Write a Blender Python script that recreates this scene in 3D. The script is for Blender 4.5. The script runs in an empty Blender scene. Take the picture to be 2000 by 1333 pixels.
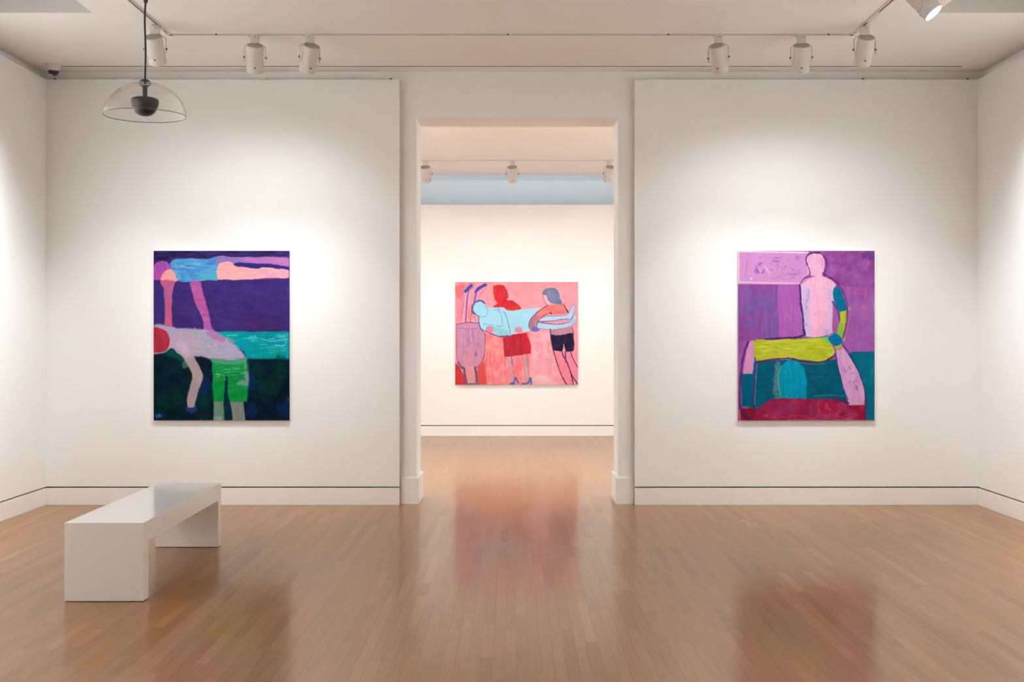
import bpy, bmesh, math, random
import numpy as np
from mathutils import Vector, Matrix

random.seed(11)
S = bpy.context.scene
COL = S.collection

# ------------------------------------------------------------------ camera, world, exposure
cam_d = bpy.data.cameras.new('camera')
cam = bpy.data.objects.new('camera', cam_d)
COL.objects.link(cam)
cam_d.sensor_width = 36.0
cam_d.lens = 36.0 * 2350 / 2000
cam_d.shift_x = -4 / 2000
cam_d.shift_y = -16.5 / 2000
cam_d.clip_start = 0.05
cam.location = (0, 0, 1.53)
cam.rotation_euler = (math.pi / 2, 0, 0)
S.camera = cam

w = bpy.data.worlds.new('world')
S.world = w
w.use_nodes = True
w.node_tree.nodes['Background'].inputs[0].default_value = (0.9, 0.93, 1.0, 1)
w.node_tree.nodes['Background'].inputs[1].default_value = 0.02

S.view_settings.view_transform = 'Standard'
S.view_settings.look = 'None'
S.view_settings.gamma = 1.0
S.view_settings.use_curve_mapping = False
S.view_settings.exposure = -0.33
S.cycles.max_bounces = 14
S.cycles.diffuse_bounces = 9
S.cycles.glossy_bounces = 6
S.cycles.transparent_max_bounces = 16
S.cycles.caustics_reflective = False
S.cycles.caustics_refractive = False

LAMP = (0.922, 0.957, 0.98)        # track lamps, as the camera's white balance sees them
LAMP_FAR = (0.90, 0.957, 1.0)       # those of the far room, a little cooler
SPOT_W = 36.0                      # painting lamps, front room
SIDE_W = 800.0                     # lamps on the side walls
FAR_W = 94.0                       # lamps of the far room and its added fill
REAR_W = 110.0                     # added fill behind the camera, turned to the rear wall
DOWN_W = 110.0                     # added fill behind the camera, turned down
CORE_W = 134.0                     # the narrow low beam of the same painting lamps
FAR_DOWN_W = 420.0                 # added unseen downward fill in the far room
UPLIGHT_W = 16.0                       # bluish uplight inferred behind the far partition


def area(name, loc, rot, sx, sy, power, col):
    d = bpy.data.lights.new(name, 'AREA')
    d.shape = 'RECTANGLE'
    d.size, d.size_y = sx, sy
    d.energy = power
    d.color = col
    o = bpy.data.objects.new(name, d)
    o.location = loc
    o.rotation_euler = rot
    COL.objects.link(o)
    return o


def spot(name, loc, direction, power, angle, parent=None, blend=1.0, rad=0.03, col=LAMP):
    d = bpy.data.lights.new(name, 'SPOT')
    d.energy = power
    d.spot_size = math.radians(angle)
    d.spot_blend = blend
    d.shadow_soft_size = rad
    d.color = col
    o = bpy.data.objects.new(name, d)
    o.rotation_euler = Vector(direction).to_track_quat('-Z', 'Y').to_euler()
    if parent:
        o.parent = parent
        o.location = Vector(loc) - parent.location
    else:
        o.location = loc
    COL.objects.link(o)
    return o


# bluish uplight in the gap behind the far partition: it leaves upwards over the partition's top
area('cove_uplight', (0.05, 18.17, 2.3), (math.pi, 0, 0), 4.4, 0.42, UPLIGHT_W, (0.32, 0.67, 1.0))
# bare fill lamps added behind the camera to lift the room's bounced light
for i, x in enumerate((-2.6, 0.0, 2.6)):
    spot('rear_fill', (x, 0.2, 3.6), (0.0, -0.75, -0.8), REAR_W, 92, rad=0.06)
    for y in (1.2, 3.6):
        spot('rear_fill', (x, y, 3.6), (0.35 * (i - 1), 0.0, -1.0), DOWN_W, 120, rad=0.06)
# lamps on the side rails in front of the frame: they wash the side walls and throw onto the end wall
for sx, x in ((-1, -2.69), (1, 2.645)):
    for y in (3.6, 5.2, 6.8, 8.3):
        spot('rail_lamp', (x + sx * 0.1, y, 3.6), (sx * 0.72, 0.12, -0.70), SIDE_W * (1.0 if sx < 0 else 0.86) * (0.85 if y > 8 else 1.0), 94)


# ------------------------------------------------------------------ materials
def new_mat(name):
    m = bpy.data.materials.new(name)
    m.use_nodes = True
    nt = m.node_tree
    return m, nt, nt.nodes['Principled BSDF']


def lin(c):
    return tuple(((v / 255) / 12.92 if v / 255 <= 0.04045 else ((v / 255 + 0.055) / 1.055) ** 2.4) for v in c)


def plain(name, srgb, rough=0.5, metal=0.0, bump=0.0, bscale=120.0, var=0.03, spec=0.5):
    m, nt, b = new_mat(name)
    c = lin(srgb)
    tc = nt.nodes.new('ShaderNodeTexCoord')
    n = nt.nodes.new('ShaderNodeTexNoise')
    n.inputs['Scale'].default_value = 3.0
    n.inputs['Detail'].default_value = 3.0
    nt.links.new(tc.outputs['Object'], n.inputs['Vector'])
    mx = nt.nodes.new('ShaderNodeMix')
    mx.data_type = 'RGBA'
    mx.inputs[6].default_value = tuple(v * (1 - var) for v in c) + (1,)
    mx.inputs[7].default_value = tuple(min(1, v * (1 + var)) for v in c) + (1,)
    nt.links.new(n.outputs['Fac'], mx.inputs[0])
    nt.links.new(mx.outputs[2], b.inputs['Base Color'])
    b.inputs['Roughness'].default_value = rough
    b.inputs['Metallic'].default_value = metal
    b.inputs['Specular IOR Level'].default_value = spec
    if bump > 0:
        n2 = nt.nodes.new('ShaderNodeTexNoise')
        n2.inputs['Scale'].default_value = bscale
        n2.inputs['Detail'].default_value = 4.0
        nt.links.new(tc.outputs['Object'], n2.inputs['Vector'])
        bp = nt.nodes.new('ShaderNodeBump')
        bp.inputs['Strength'].default_value = bump
        bp.inputs['Distance'].default_value = 0.002
        nt.links.new(n2.outputs['Fac'], bp.inputs['Height'])
        nt.links.new(bp.outputs['Normal'], b.inputs['Normal'])
    return m


M_WALL = plain('white_wall_paint', (231, 231, 229), 0.75, bump=0.06, var=0.008, spec=0.25)
M_CEIL = plain('ceiling_paint', (229, 227, 224), 0.85, bump=0.05, var=0.008, spec=0.2)
M_BAY = plain('bay_grey', (170, 161, 152), 0.85, var=0.01)  # raised bays, a darker grey than the ceiling
M_TRIM = plain('satin_trim_paint', (232, 229, 224), 0.45, var=0.008, spec=0.4)
M_BENCH = plain('bench_lacquer', (230, 228, 225), 0.13, bump=0.03, bscale=14.0, var=0.012)
M_FIX = plain('fixture_white', (196, 190, 184), 0.5, var=0.01)
M_CAP = plain('fixture_rear_cap', (160, 154, 148), 0.6, var=0.02)
M_DARK = plain('dark_slot', (22, 20, 19), 0.8)
M_BLACK = plain('black_plastic', (15, 13, 12), 0.42, var=0.08)
M_BLACK2 = plain('charcoal_plastic', (33, 29, 27), 0.55, var=0.05)
M_SCREW = plain('dark_screw', (70, 62, 56), 0.4, metal=0.6)
M_SHADOW = plain('air_slot_black', (46, 40, 36), 0.9)
M_RAW = plain('raw_canvas', (228, 224, 220), 0.85, bump=0.15, bscale=300)
M_PINE = plain('pine_bar', (196, 165, 125), 0.7, var=0.08)
M_SMOKE = plain('smoked_dome', (28, 23, 21), 0.08, var=0.02)

m, nt, b = new_mat('lamp_lens')
b.inputs['Base Color'].default_value = (1, 1, 1, 1)
b.inputs['Emission Color'].default_value = (1.0, 0.95, 0.88, 1)
b.inputs['Emission Strength'].default_value = 4.0
M_LENS = m

m, nt, b = new_mat('clear_acrylic')
nt.nodes.remove(b)
out = nt.nodes['Material Output']
tr = nt.nodes.new('ShaderNodeBsdfTransparent')
tr.inputs[0].default_value = (0.972, 0.968, 0.96, 1)
gl = nt.nodes.new('ShaderNodeBsdfGlossy')
gl.inputs['Roughness'].default_value = 0.03
fr = nt.nodes.new('ShaderNodeLayerWeight')
fr.inputs['Blend'].default_value = 0.5
pw = nt.nodes.new('ShaderNodeMath')
pw.operation = 'POWER'
pw.inputs[1].default_value = 4.0
nt.links.new(fr.outputs['Facing'], pw.inputs[0])
ma = nt.nodes.new('ShaderNodeMath')
ma.operation = 'MULTIPLY_ADD'
ma.inputs[1].default_value = 0.7
ma.inputs[2].default_value = 0.014
nt.links.new(pw.outputs[0], ma.inputs[0])
mx = nt.nodes.new('ShaderNodeMixShader')
nt.links.new(ma.outputs[0], mx.inputs[0])
nt.links.new(tr.outputs[0], mx.inputs[1])
nt.links.new(gl.outputs[0], mx.inputs[2])
nt.links.new(mx.outputs[0], out.inputs['Surface'])
M_GLASS = m


def wood_material():
    m, nt, b = new_mat('oak_strip_floor')
    N, L = nt.nodes, nt.links
    at = N.new('ShaderNodeAttribute')
    at.attribute_name = 'tone'
    sep = N.new('ShaderNodeSeparateColor')
    L.new(at.outputs['Color'], sep.inputs[0])
    geo = N.new('ShaderNodeNewGeometry')
    off = N.new('ShaderNodeVectorMath')
    off.operation = 'MULTIPLY_ADD'
    L.new(at.outputs['Color'], off.inputs[0])
    off.inputs[1].default_value = (37.0, 53.0, 11.0)
    L.new(geo.outputs['Position'], off.inputs[2])
    mp = N.new('ShaderNodeMapping')
    mp.inputs['Scale'].default_value = (55.0, 2.2, 1.0)
    L.new(off.outputs[0], mp.inputs[0])
    n = N.new('ShaderNodeTexNoise')
    n.inputs['Scale'].default_value = 1.6
    n.inputs['Detail'].default_value = 6.0
    n.inputs['Roughness'].default_value = 0.62
    n.inputs['Distortion'].default_value = 0.5
    L.new(mp.outputs[0], n.inputs['Vector'])
    ramp = N.new('ShaderNodeValToRGB')
    e = ramp.color_ramp.elements
    e[0].position, e[0].color = 0.0, lin((128, 88, 48)) + (1,)
    e[1].position, e[1].color = 1.0, lin((156, 112, 65)) + (1,)
    k = e.new(0.35); k.color = lin((136, 95, 53)) + (1,)
    k = e.new(0.7); k.color = lin((145, 102, 57)) + (1,)
    L.new(sep.outputs[0], ramp.inputs[0])
    gr = N.new('ShaderNodeMapRange')
    gr.inputs['From Min'].default_value = 0.3
    gr.inputs['From Max'].default_value = 0.7
    gr.inputs['To Min'].default_value = 0.9
    gr.inputs['To Max'].default_value = 1.06
    L.new(n.outputs['Fac'], gr.inputs['Value'])
    mul = N.new('ShaderNodeVectorMath')
    mul.operation = 'SCALE'
    L.new(ramp.outputs[0], mul.inputs[0])
    L.new(gr.outputs[0], mul.inputs['Scale'])
    L.new(mul.outputs[0], b.inputs['Base Color'])
    rr = N.new('ShaderNodeMapRange')
    rr.inputs['To Min'].default_value = 0.11
    rr.inputs['To Max'].default_value = 0.15
    L.new(n.outputs['Fac'], rr.inputs['Value'])
    L.new(rr.outputs[0], b.inputs['Roughness'])
    b.inputs['Specular IOR Level'].default_value = 0.5
    # satin finish: a clear gloss film over part of the wood, a hazy worn one over the rest
    b2 = N.new('ShaderNodeBsdfPrincipled')
    b2.inputs['Roughness'].default_value = 0.34
    b2.inputs['Specular IOR Level'].default_value = 0.16
    L.new(mul.outputs[0], b2.inputs['Base Color'])
    mxs = N.new('ShaderNodeMixShader')
    mxs.inputs[0].default_value = 0.48
    L.new(b2.outputs[0], mxs.inputs[1])
    L.new(b.outputs[0], mxs.inputs[2])
    L.new(mxs.outputs[0], N['Material Output'].inputs['Surface'])
    bp = N.new('ShaderNodeBump')
    bp.inputs['Strength'].default_value = 0.02
    bp.inputs['Distance'].default_value = 0.001
    L.new(n.outputs['Fac'], bp.inputs['Height'])
    L.new(bp.outputs['Normal'], b.inputs['Normal'])
    return m


M_WOOD = wood_material()


def paint_material():
    m, nt, b = new_mat('acrylic_paint_on_canvas')
    N, L = nt.nodes, nt.links
    at = N.new('ShaderNodeAttribute')
    at.attribute_name = 'paint'
    L.new(at.outputs['Color'], b.inputs['Base Color'])
    b.inputs['Roughness'].default_value = 0.65
    b.inputs['Specular IOR Level'].default_value = 0.04
    tc = N.new('ShaderNodeTexCoord')
    n = N.new('ShaderNodeTexNoise')
    n.inputs['Scale'].default_value = 90.0
    n.inputs['Detail'].default_value = 4.0
    L.new(tc.outputs['Object'], n.inputs['Vector'])
    bp = N.new('ShaderNodeBump')
    bp.inputs['Strength'].default_value = 0.12
    bp.inputs['Distance'].default_value = 0.002
    L.new(n.outputs['Fac'], bp.inputs['Height'])
    L.new(bp.outputs['Normal'], b.inputs['Normal'])
    return m


M_PAINT = paint_material()


# ------------------------------------------------------------------ mesh helpers
def link(name, me, mat, parent=None):
    o = bpy.data.objects.new(name, me)
    if mat is not None and not me.materials:
        me.materials.append(mat)
    COL.objects.link(o)
    if parent is not None:
        o.parent = parent
    return o


def poff(parent):
    v = Vector((0, 0, 0))
    while parent is not None:
        v += Vector(parent.location)
        parent = parent.parent
    return v


def from_bm(name, bm, mat, parent=None, smooth=False):
    """bm is in world coordinates; the mesh is stored relative to its parent's base point"""
    bmesh.ops.translate(bm, verts=bm.verts, vec=-poff(parent))
    me = bpy.data.meshes.new(name)
    if smooth:
        for f in bm.faces:
            f.smooth = True
    bm.to_mesh(me)
    bm.free()
    if smooth:
        me.set_sharp_from_angle(angle=math.radians(40))
    return link(name, me, mat, parent)


def bm_box(bm, x0, x1, y0, y1, z0, z1, bevel=0.0):
    r = bmesh.ops.create_cube(bm, size=1.0)
    vs = r['verts']
    for v in vs:
        v.co = Vector(((x0 + x1) / 2 + v.co.x * (x1 - x0), (y0 + y1) / 2 + v.co.y * (y1 - y0), (z0 + z1) / 2 + v.co.z * (z1 - z0)))
    if bevel > 0:
        es = list({e for v in vs for e in v.link_edges})
        bmesh.ops.bevel(bm, geom=es, offset=bevel, segments=2, affect='EDGES', profile=0.5)


def box(name, x0, x1, y0, y1, z0, z1, mat, parent=None, bevel=0.0):
    bm = bmesh.new()
    bm_box(bm, x0, x1, y0, y1, z0, z1, bevel)
    return from_bm(name, bm, mat, parent)


def boxes(name, lst, mat, parent=None, bevel=0.0):
    bm = bmesh.new()
    for t in lst:
        bm_box(bm, *t, bevel=bevel)
    return from_bm(name, bm, mat, parent)


def lathe(name, prof, mat, parent=None, mtx=None, segs=40, smooth=True):
    """prof: (radius, height) along local Z, mtx places it in the world"""
    bm = bmesh.new()
    rings = []
    for r, z in prof:
        if r < 1e-6:
            rings.append([bm.verts.new((0, 0, z))])
        else:
            rings.append([bm.verts.new((r * math.cos(2 * math.pi * i / segs), r * math.sin(2 * math.pi * i / segs), z)) for i in range(segs)])
    for a, c in zip(rings, rings[1:]):
        for i in range(segs):
            j = (i + 1) % segs
            if len(a) == 1 and len(c) == 1:
                continue
            if len(a) == 1:
                bm.faces.new((a[0], c[i], c[j]))
            elif len(c) == 1:
                bm.faces.new((a[i], a[j], c[0]))
            else:
                bm.faces.new((a[i], a[j], c[j], c[i]))
    bmesh.ops.recalc_face_normals(bm, faces=bm.faces)
    if mtx is not None:
        bm.transform(mtx)
    return from_bm(name, bm, mat, parent, smooth)


def tube(name, pts, r, mat, parent=None, segs=10, ry=None):
    bm = bmesh.new()
    pts = [Vector(p) for p in pts]
    rings = []
    up = Vector((0.0, 1.0, 0.0))
    for i, p in enumerate(pts):
        d = (pts[min(i + 1, len(pts) - 1)] - pts[max(i - 1, 0)]).normalized()
        ref = up if abs(d.dot(up)) < 0.95 else Vector((1, 0, 0))
        a = d.cross(ref).normalized()
        c = a.cross(d).normalized()
        rings.append([bm.verts.new(p + a * r * math.cos(2 * math.pi * k / segs) + c * (ry or r) * math.sin(2 * math.pi * k / segs)) for k in range(segs)])
    for a, c in zip(rings, rings[1:]):
        for i in range(segs):
            j = (i + 1) % segs
            bm.faces.new((a[i], a[j], c[j], c[i]))
    bm.faces.new(rings[0])
    bm.faces.new(rings[-1])
    bmesh.ops.recalc_face_normals(bm, faces=bm.faces)
    return from_bm(name, bm, mat, parent, True)


def prism_y(name, outline, y0, y1, mat, parent=None, bevel=0.0):
    """outline in X,Z extruded along Y"""
    bm = bmesh.new()
    a = [bm.verts.new((x, y0, z)) for x, z in outline]
    c = [bm.verts.new((x, y1, z)) for x, z in outline]
    bm.faces.new(a)
    bm.faces.new(c[::-1])
    n = len(outline)
    for i in range(n):
        j = (i + 1) % n
        bm.faces.new((a[i], c[i], c[j], a[j]))
    bmesh.ops.recalc_face_normals(bm, faces=bm.faces)
    return from_bm(name, bm, mat, parent)


def thing(name, label, cat, loc, group=None):
    o = bpy.data.objects.new(name, None)
    o.empty_display_size = 0.1
    o.location = loc
    COL.objects.link(o)
    o['label'] = label
    o['category'] = cat
    if group:
        o['group'] = group
    return o


def struct(o):
    o['kind'] = 'structure'
    return o


# ------------------------------------------------------------------ the setting
XL, XR = -4.15, 4.113              # faces of the side panels
YB = 10.67                         # face of the display panels either side of the doorway
YD, YD2 = 10.74, 11.22             # faces of the wall that holds the doorway
DX0, DX1, DZ = -0.87, 0.93, 3.45   # doorway
CZ = 3.86                          # ceiling
YF, YF2 = 17.80, 18.44             # far partition, far wall behind it
PT, PB = 3.777, 0.163              # display panels: top and bottom edge

# floor bed under the boards, then the boards
floor = struct(box('floor', -4.6, 4.6, -2.6, 18.7, -0.12, -0.004, M_DARK))
box('floor_bed', -4.45, 4.45, -2.5, 4.0, -0.004, 0.0, M_WOOD, floor)

PW = 0.0572
LENS = [0.35, 0.45, 0.55, 0.65, 0.75, 0.85, 0.95, 1.1, 1.25, 1.4]
TONES = [0.14, 0.28, 0.4, 0.5, 0.6, 0.72, 0.88]
pool = {}


def plank_mesh(L, ti):
    if (L, ti) not in pool:
        h, l, t = PW / 2 - 0.0002, L / 2 - 0.0003, 0.0
        v = [(-h, -l, t), (h, -l, t), (h, l, t), (-h, l, t), (-h, -l, -0.004), (h, -l, -0.004), (h, l, -0.004), (-h, l, -0.004)]
        f = [(0, 1, 2, 3), (0, 4, 5, 1), (1, 5, 6, 2), (2, 6, 7, 3), (3, 7, 4, 0)]
        me = bpy.data.meshes.new('plank')
        me.from_pydata(v, [], f)
        ca = me.color_attributes.new('tone', 'FLOAT_COLOR', 'POINT')
        ca.data.foreach_set('color', [TONES[ti], (L * 7.3) % 1.0, 0.5, 1.0] * 8)
        me.materials.append(M_WOOD)
        pool[(L, ti)] = me
    return pool[(L, ti)]


planks = []
ns = int(8.9 / PW)
for s in range(ns):
    x = -4.45 + PW * (s + 0.5)
    y = 4.0
    first = random.choice(LENS)
    while y < 18.4:
        L = random.choice(LENS) if y > 4.0 else first
        yc = y + L / 2
        ti = min(6, max(0, int(random.gauss(3.1, 1.45) + 0.5)))
        planks.append((x, yc, L, ti))
        y += L


def seen_area(p):
    x, yc, L, ti = p
    a, c = max(yc - L / 2, 5.25), yc + L / 2
    if c <= a:
        return 0
    ym = (a + c) / 2
    if abs(x) * 2350 / ym > 1010:
        return 0
    if -2.56 < x < -2.1 and 6.9 < ym < 10.0:
        return 0
    return PW / ym * (1 / a - 1 / c)


planks.sort(key=seen_area, reverse=True)
for x, yc, L, ti in planks[:300]:
    o = bpy.data.objects.new('plank', plank_mesh(L, ti))
    o.location = (x, yc, random.uniform(-0.00015, 0.0))
    o.parent = floor
    COL.objects.link(o)
rest = planks[300:]
V, F, T = [], [], []
for x, yc, L, ti in rest:
    h, l = PW / 2, L / 2
    k = len(V)
    V += [(x - h, yc - l, 0), (x + h, yc - l, 0), (x + h, yc + l, 0), (x - h, yc + l, 0), (x - h, yc - l, -0.004), (x + h, yc - l, -0.004), (x + h, yc + l, -0.004), (x - h, yc + l, -0.004)]
    F += [(k, k + 1, k + 2, k + 3), (k, k + 4, k + 5, k + 1), (k + 1, k + 5, k + 6, k + 2), (k + 2, k + 6, k + 7, k + 3), (k + 3, k + 7, k + 4, k)]
    tv = 0.5 + (TONES[ti] - 0.5) * (1.0 if yc < 10.7 else 0.55)
    T += [tv, random.random(), random.random(), 1.0] * 8
me = bpy.data.meshes.new('planks')
me.from_pydata(V, [], F)
ca = me.color_attributes.new('tone', 'FLOAT_COLOR', 'POINT')
ca.data.foreach_set('color', T)
o = link('planks', me, M_WOOD, floor)
o['kind'] = 'stuff'

# ceiling of the front room with its two raised bays and the air slot; the far room's ceiling
RX0, RX1, RY0, RY1 = 3.068, 4.02, 4.6, 8.76
SY0, SY1, SX0, SX1 = 10.513, 10.547, -3.97, 3.925
T_ = 0.14
cl = [(-RX0, RX0, -2.6, SY0, CZ, CZ + T_), (-4.5, -RX0, -2.6, RY0, CZ, CZ + T_), (RX0, 4.5, -2.6, RY0, CZ, CZ + T_),
      (-4.5, -RX0, RY1, SY0, CZ, CZ + T_), (RX0, 4.5, RY1, SY0, CZ, CZ + T_),
      (-4.5, -RX1, RY0, RY1, CZ, CZ + T_), (RX1, 4.5, RY0, RY1, CZ, CZ + T_),
      (-4.5, SX0, SY0, SY1, CZ, CZ + T_), (SX1, 4.5, SY0, SY1, CZ, CZ + T_),
      (-4.5, 4.5, SY1, YD + 0.2, CZ, CZ + T_)]
bays = []
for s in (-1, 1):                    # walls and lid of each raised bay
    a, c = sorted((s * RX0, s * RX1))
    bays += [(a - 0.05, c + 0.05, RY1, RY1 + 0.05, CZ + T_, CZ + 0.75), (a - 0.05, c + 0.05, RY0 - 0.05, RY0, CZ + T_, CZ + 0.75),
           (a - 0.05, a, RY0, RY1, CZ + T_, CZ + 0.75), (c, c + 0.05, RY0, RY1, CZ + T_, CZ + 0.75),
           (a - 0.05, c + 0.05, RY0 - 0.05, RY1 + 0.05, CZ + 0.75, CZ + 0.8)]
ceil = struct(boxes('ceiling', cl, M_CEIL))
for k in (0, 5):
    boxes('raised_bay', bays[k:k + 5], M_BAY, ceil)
box('air_slot_shade', SX0, SX1, SY0, SY1, CZ + 0.004, CZ + 0.03, M_DARK, ceil)  # dark lid just inside the slot, its shaded depth put into the colour
struct(box('ceiling_far', -4.8, 4.8, YD + 0.2, 18.7, CZ, CZ + T_, M_CEIL))

# wall with the doorway
wall_back = struct(prism_y('wall_back', [(-4.5, 0), (DX0, 0), (DX0, DZ), (DX1, DZ), (DX1, 0), (4.5, 0), (4.5, CZ), (-4.5, CZ)], YD, YD2, M_WALL))
wl = struct(box('wall_left', -4.5, XL - 0.08, -2.5, YD, 0, CZ, M_WALL))
wr = struct(box('wall_right', XR + 0.08, 4.5, -2.5, YD, 0, CZ, M_WALL))
struct(box('wall_rear', -4.5, 4.5, -2.6, -2.5, 0, CZ, M_WALL))
struct(box('wall_far', -4.6, 4.6, YF2, YF2 + 0.12, 0, CZ, M_WALL))
struct(box('wall_far_left', -4.7, -4.58, YD2, YF2, 0, CZ, M_WALL))
struct(box('wall_far_right', 4.58, 4.7, YD2, YF2, 0, CZ, M_WALL))
# display panels carried a hand's width off the walls
box('display_panel', XL, -1.017, YB, YB + 0.045, PB, PT, M_WALL, wall_back, 0.001)
box('display_panel', 1.071, XR, YB, YB + 0.045, PB, PT, M_WALL, wall_back, 0.001)
box('display_panel', XL - 0.045, XL, -2.4, YB + 0.045, PB, PT, M_WALL, wl, 0.001)
box('display_panel', XR, XR + 0.045, -2.4, YB + 0.045, PB, PT, M_WALL, wr, 0.001)
struct(box('wall_partition', -3.9, 3.9, YF, YF + 0.1, 0.159, 3.424, M_WALL, None, 0.001))

# baseboards, flush with the panels under a shadow gap
BT = 0.150
struct(box('baseboard_back_left', XL, -1.017, YB, YB + 0.069, 0.0, BT, M_TRIM, None, 0.0015))
struct(box('baseboard_back_right', 1.071, XR, YB, YB + 0.069, 0.0, BT, M_TRIM, None, 0.0015))
struct(box('baseboard_left', XL - 0.079, XL, -2.4, YB - 0.0005, 0.0, BT, M_TRIM, None, 0.0015))
struct(box('baseboard_right', XR, XR + 0.079, -2.4, YB - 0.0005, 0.0, BT, M_TRIM, None, 0.0015))
struct(box('baseboard_far', -3.9, 3.9, YF - 0.002, YF + 0.1, 0.0, 0.146, M_TRIM, None, 0.0015))
# plinths wrapping the two piers of the doorway
PH = 0.232
struct(prism_y('trim_1', [(0, 0)] * 0 + [(-1.012, 0.0), (DX0 + 0.022, 0.0), (DX0 + 0.022, PH), (-1.012, PH)], YD - 0.02, YD2 + 0.02, M_TRIM))
struct(prism_y('trim_2', [(DX1 - 0.022, 0.0), (1.066, 0.0), (1.066, PH), (DX1 - 0.022, PH)], YD - 0.02, YD2 + 0.02, M_TRIM))
# small fixing clips along the top edge of the panels
for x, cm in ((-3.55, M_FIX), (-2.2, M_FIX), (-1.42, M_FIX), (-1.095, M_SCREW), (3.10, M_SCREW), (3.47, M_FIX), (4.03, M_SCREW), (-4.08, M_SCREW)):
    boxes('panel_clip', [(x - 0.016, x + 0.016, YB + 0.012, YB + 0.05, PT, PT + 0.006), (x - 0.005, x + 0.005, YB + 0.018, YB + 0.03, PT + 0.006, PT + 0.016)], cm, wall_back)


# ------------------------------------------------------------------ bench
t = thing('bench', 'low white lacquered bench shaped like an upturned U standing on the wooden floor', 'bench', (-2.33, 7.74, 0))
BX0, BX1, BY0, BY1 = -2.555, -2.106, 6.835, 8.65
bm = bmesh.new()
bm_box(bm, BX0, BX1, BY0, BY1, 0.333, 0.449)
bmesh.ops.bevel(bm, geom=[e for e in bm.edges if min(v.co.z for v in e.verts) > 0.44], offset=0.002, segments=2, affect='EDGES', profile=0.5)
from_bm('seat_slab', bm, M_BENCH, t)
box('leg', BX0, BX1, BY0, BY0 + 0.095, 0.004, 0.333, M_BENCH, t)
box('leg', BX0, BX1, BY1 - 0.085, BY1, 0.004, 0.333, M_BENCH, t)
for y in (BY0 + 0.047, BY1 - 0.042):
    for x in (BX0 + 0.05, BX1 - 0.05):
        lathe('foot_pad', [(0, 0), (0.016, 0), (0.016, 0.005), (0, 0.005)], M_BLACK, t, Matrix.Translation((x, y, 0)), 12)


# ------------------------------------------------------------------ pendant sound dome
PX, PY, PZ, PR = -2.332, 7.6, 2.901, 0.2555
t = thing('pendant_dome', 'clear acrylic dome pendant with a black driver inside, hanging on a black cable', 'pendant', (PX, PY, CZ))
TM = Matrix.Translation((PX, PY, 0))
pts = []
for i in range(33):
    u = i / 32
    z = CZ + 0.0 + (3.12 - CZ) * u
    pts.append((PX + 0.0035 + 0.005 * math.sin(u * 6.5 + 0.4) * (1 - u) + 0.003 * math.sin(u * 11), PY + 0.003 * math.sin(u * 8), z))
tube('cable', pts, 0.0062, M_BLACK, t)
lathe('ceiling_rose', [(0, CZ - 0.022), (0.03, CZ - 0.022), (0.035, CZ - 0.016), (0.035, CZ), (0, CZ)], M_BLACK, t, TM)
lathe('cable_joint', [(0, 3.612), (0.009, 3.614), (0.0135, 3.622), (0.0135, 3.655), (0.009, 3.664), (0, 3.666)], M_BLACK, t, Matrix.Translation((pts[10][0], pts[10][1], 0)), 20)
prof = []
BH = 0.212
for i in range(25):                 # outer skin, then inner skin
    a = math.pi / 2 * i / 24
    prof.append((max(0.001, PR * math.cos(a)), PZ + BH * math.sin(a)))
inner = [(max(0.001, r - 0.004 * r / PR), z - 0.003 * (z - PZ) / BH) for r, z in prof]
dome = lathe('dome_shade', prof + inner[::-1] + [prof[0]], M_GLASS, t, TM, 72)
ringp = []
for i in range(9):
    a = 2 * math.pi * i / 8
    ringp.append((PR - 0.002 + 0.0022 * math.cos(a), PZ + 0.0022 * math.sin(a)))
lathe('rim', ringp, plain('rim_edge', (92, 84, 78), 0.25), dome, TM, 72)
ringp = []
for i in range(9):
    a = 2 * math.pi * i / 8
    ringp.append((0.150 + 0.0015 * math.cos(a), PZ + BH * math.sqrt(1 - (0.150 / PR) ** 2) - 0.004 + 0.0015 * math.sin(a)))
lathe('reflection_ring', ringp, plain('reflection_pale', (214, 206, 198), 0.3), dome, TM, 72)  # pale ring modelled in place of a reflection on the dome
lathe('cap', [(0, 3.131), (0.012, 3.131), (0.022, 3.127), (0.034, 3.118), (0.040, 3.109), (0.037, 3.104), (0.012, 3.104), (0, 3.104)], M_BLACK, t, TM)
lathe('collar', [(0, 3.104), (0.040, 3.104), (0.036, 3.094), (0.022, 3.088), (0.016, 3.078), (0, 3.078)], M_BLACK2, t, TM)
lathe('stem', [(0, 3.085), (0.0165, 3.085), (0.0135, 3.0), (0, 3.0)], M_BLACK2, t, TM)
lathe('driver_housing', [(0, 3.012), (0.064, 3.012), (0.077, 3.008), (0.084, 3.0), (0.0855, 2.99), (0.084, 2.972), (0.079, 2.956), (0.073, 2.949), (0, 2.949)], M_BLACK2, t, TM, 56)
hp = [(0.0, 2.949), (0.071, 2.949)]
for i in range(1, 11):
    a = math.pi / 2 * i / 10
    hp.append((0.071 * math.cos(a), 2.949 - 0.052 * math.sin(a)))
hp[-1] = (0.0, hp[-1][1])
lathe('driver_ball', hp, M_BLACK, t, TM, 48)


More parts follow.
